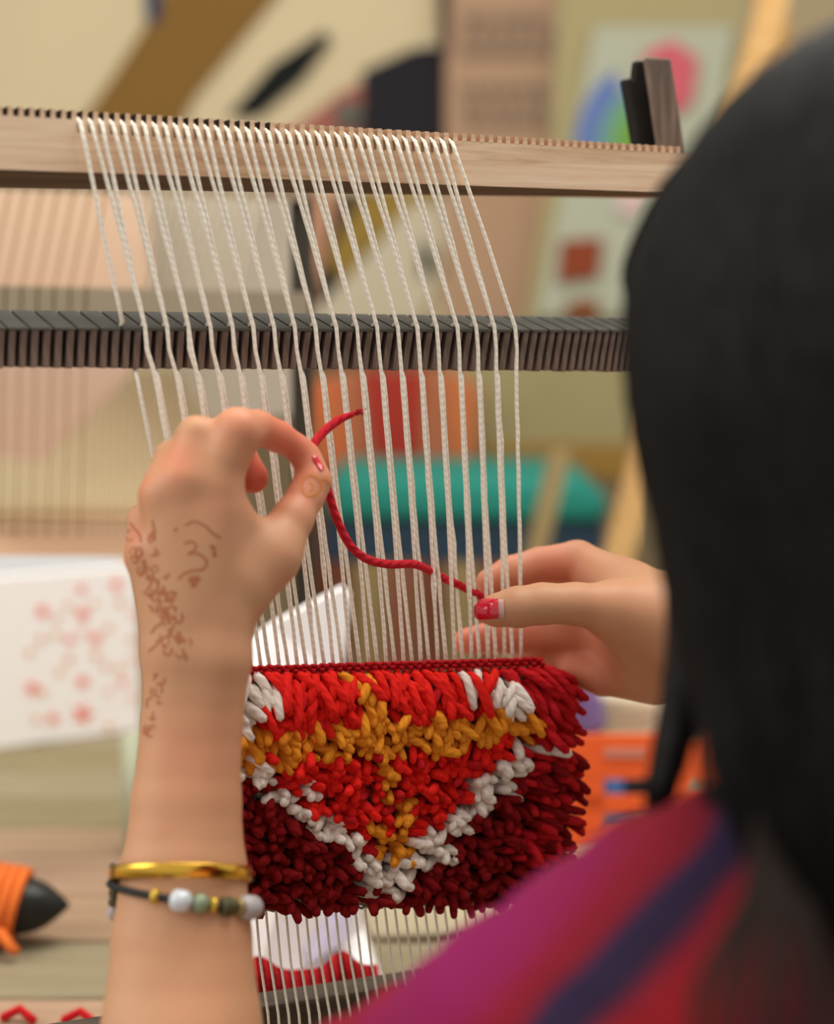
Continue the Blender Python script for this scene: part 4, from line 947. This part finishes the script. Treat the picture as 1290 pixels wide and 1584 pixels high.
# slanting easel
es = thing('easel', 'tall slanting pale wood easel behind the weaver\'s hair', 'easel', P(1040, 1100, 2.5))
ew = wood('easel_wood', (186, 142, 84), (204, 162, 104), (216, 178, 122))
def leg(a, b, w, d=2.2, nm='leg', m_=None):
    (u0, v0), (u1, v1) = a, b
    return obj(nm, cards([(u0 - w / 2, v0, d), (u0 + w / 2, v0, d), (u1 + w / 2, v1, d), (u1 - w / 2, v1, d)], .03), m_ or ew, es, False)
leg((1215, -60), (780, 1500), 44); leg((868, 700), (700, 1400), 30, 2.24, 'leg', wood('dull_easel_wood', (136, 116, 76), (150, 130, 88), (160, 140, 98)))
leg((1180, -60), (1500, 1500), 44, 2.27)
# olive cloth behind the dark bar's right half
o = flat('olive_drape', [(690, 520), (1020, 520), (1000, 700), (960, 745), (760, 745), (690, 700)], DW - .13, .02, (154, 144, 104), None, noise=.06, nscale=5); tag(o, 'olive cloth draped on the wall right of the red chair', 'cloth')
o = flat('brown_ledge', [(752, 690), (990, 690), (990, 740), (752, 740)], DW - .18, .045, (150, 116, 58), None); tag(o, 'brown wooden ledge just above the teal bench cushion', 'shelf')
# chair with red-orange back
ch = thing('lounge_chair', 'orange and red chair back seen through the warp threads', 'chair', Vector((P(610, 900, 2.8).x, P(610, 900, 2.8).y, 0)))
flat('backrest', [(478, 590), (560, 572), (690, 572), (745, 600), (735, 750), (490, 750)], 2.8, .05, (180, 112, 80), ch)
flat('red_panel', [(560, 574), (655, 574), (650, 690), (600, 740), (575, 680)], 2.785, .02, (162, 52, 42), ch)
flat('orange_panel', [(478, 600), (525, 590), (545, 700), (520, 730), (490, 720)], 2.785, .02, (192, 104, 62), ch)
flat('orange_panel', [(690, 580), (735, 600), (730, 720), (700, 730)], 2.785, .02, (196, 112, 66), ch)
for u in (500, 720):
    p = P(u, 750, 2.82); obj('leg', box((p.x, p.y, p.z / 2 + .02), (.04, .04, p.z + .04)), mat('chair_leg_wood', (120, 70, 46), .7), ch, False)
# bench with teal cushion on a navy base
bn = thing('bench', 'long bench with teal cushion over navy skirt', 'bench', Vector((P(720, 900, 2.4).x, P(720, 900, 2.4).y, 0)))
bevel(flat('cushion', [(505, 742), (900, 742), (945, 768), (940, 812), (505, 808)], 2.4, .35, (40, 128, 114), bn), .02, 3)
flat('skirt', [(500, 806), (935, 812), (930, 872), (500, 868)], 2.41, .33, (42, 58, 72), bn)
p0 = P(500, 868, 2.42); p1 = P(930, 868, 2.42)
for i in range(9):
    x = lerp(p0.x, p1.x, (i + .5) / 9); w = (p1.x - p0.x) / 9 - .006
    obj('slat', box((x, p0.y, p0.z / 2), (w, .03, p0.z)), [mat('bench_slat_%d' % i, c_, .8) for c_ in [[(112, 64, 44), (134, 80, 56), (146, 128, 84)][(i * 2) % 3 if i < 7 else 2]]][0], bn, False)
# peach cloths and cabinet at the left back
o = flat('grey_curtain', [(215, 285), (470, 285), (470, 640), (330, 660), (215, 480)], 2.2, .02, (158, 148, 134), None, noise=.05, nscale=6); tag(o, 'grey-brown curtain hanging between the peach cloth and the red chair', 'curtain')
o = flat('peach_cloth', [(-40, 285), (120, 275), (225, 290), (232, 440), (200, 480), (-40, 480)], 2.15, .02, (200, 164, 140), None, noise=.05, nscale=5); tag(o, 'peach cloth hanging behind the second loom', 'cloth')
o = flat('rose_cloth', [(-60, 470), (200, 470), (210, 570), (120, 660), (60, 715), (-60, 700)], 2.12, .02, (186, 152, 134), None, noise=.06, nscale=5); tag(o, 'dusty rose cloth below the peach one at the left edge', 'cloth')
o = flat('cream_cushion', [(-80, 560), (330, 560), (360, 640), (330, 802), (-80, 802)], 2.3, .08, (224, 212, 176), None, noise=.04, nscale=4); tag(o, 'cream cushion leaning behind the second loom', 'cushion'); bevel(o, .02, 3)
cbn = thing('cabinet', 'low cabinet with pale peach top behind the floral box', 'cabinet', (P(100, 900, 2.0).x, P(100, 900, 2.0).y + .2, 0))
a, b = P(-200, 866, 1.95), P(300, 866, 1.95); zt_ = a.z
pe = mat('peach_laminate', (236, 196, 160), .5)
obj('worktop', box(((a.x + b.x) / 2, a.y + .30, zt_ - .012), (b.x - a.x, .5, .024)), pe, cbn, False)
obj('cupboard', box(((a.x + b.x) / 2, a.y + .32, (zt_ - .024) / 2), (b.x - a.x - .04, .40, zt_ - .024)), mat('cabinet_paint', (206, 172, 140), .7), cbn, False)
# stool the weaver sits on
st = thing('stool', 'round wooden stool under the weaver', 'stool', (HIP.x, HIP.y, 0))
obj('seat', tube([HIP + Vector((0, .0, -.19)), HIP + Vector((0, 0, -.155))], .17, 32), ew, st, False)
for a in range(4):
    t = math.pi / 4 + a * math.pi / 2; obj('leg', tube([HIP + Vector((.12 * math.cos(t), .12 * math.sin(t), -.17)), Vector((HIP.x + .17 * math.cos(t), HIP.y + .17 * math.sin(t), .01))], .016, 10), ew, st)
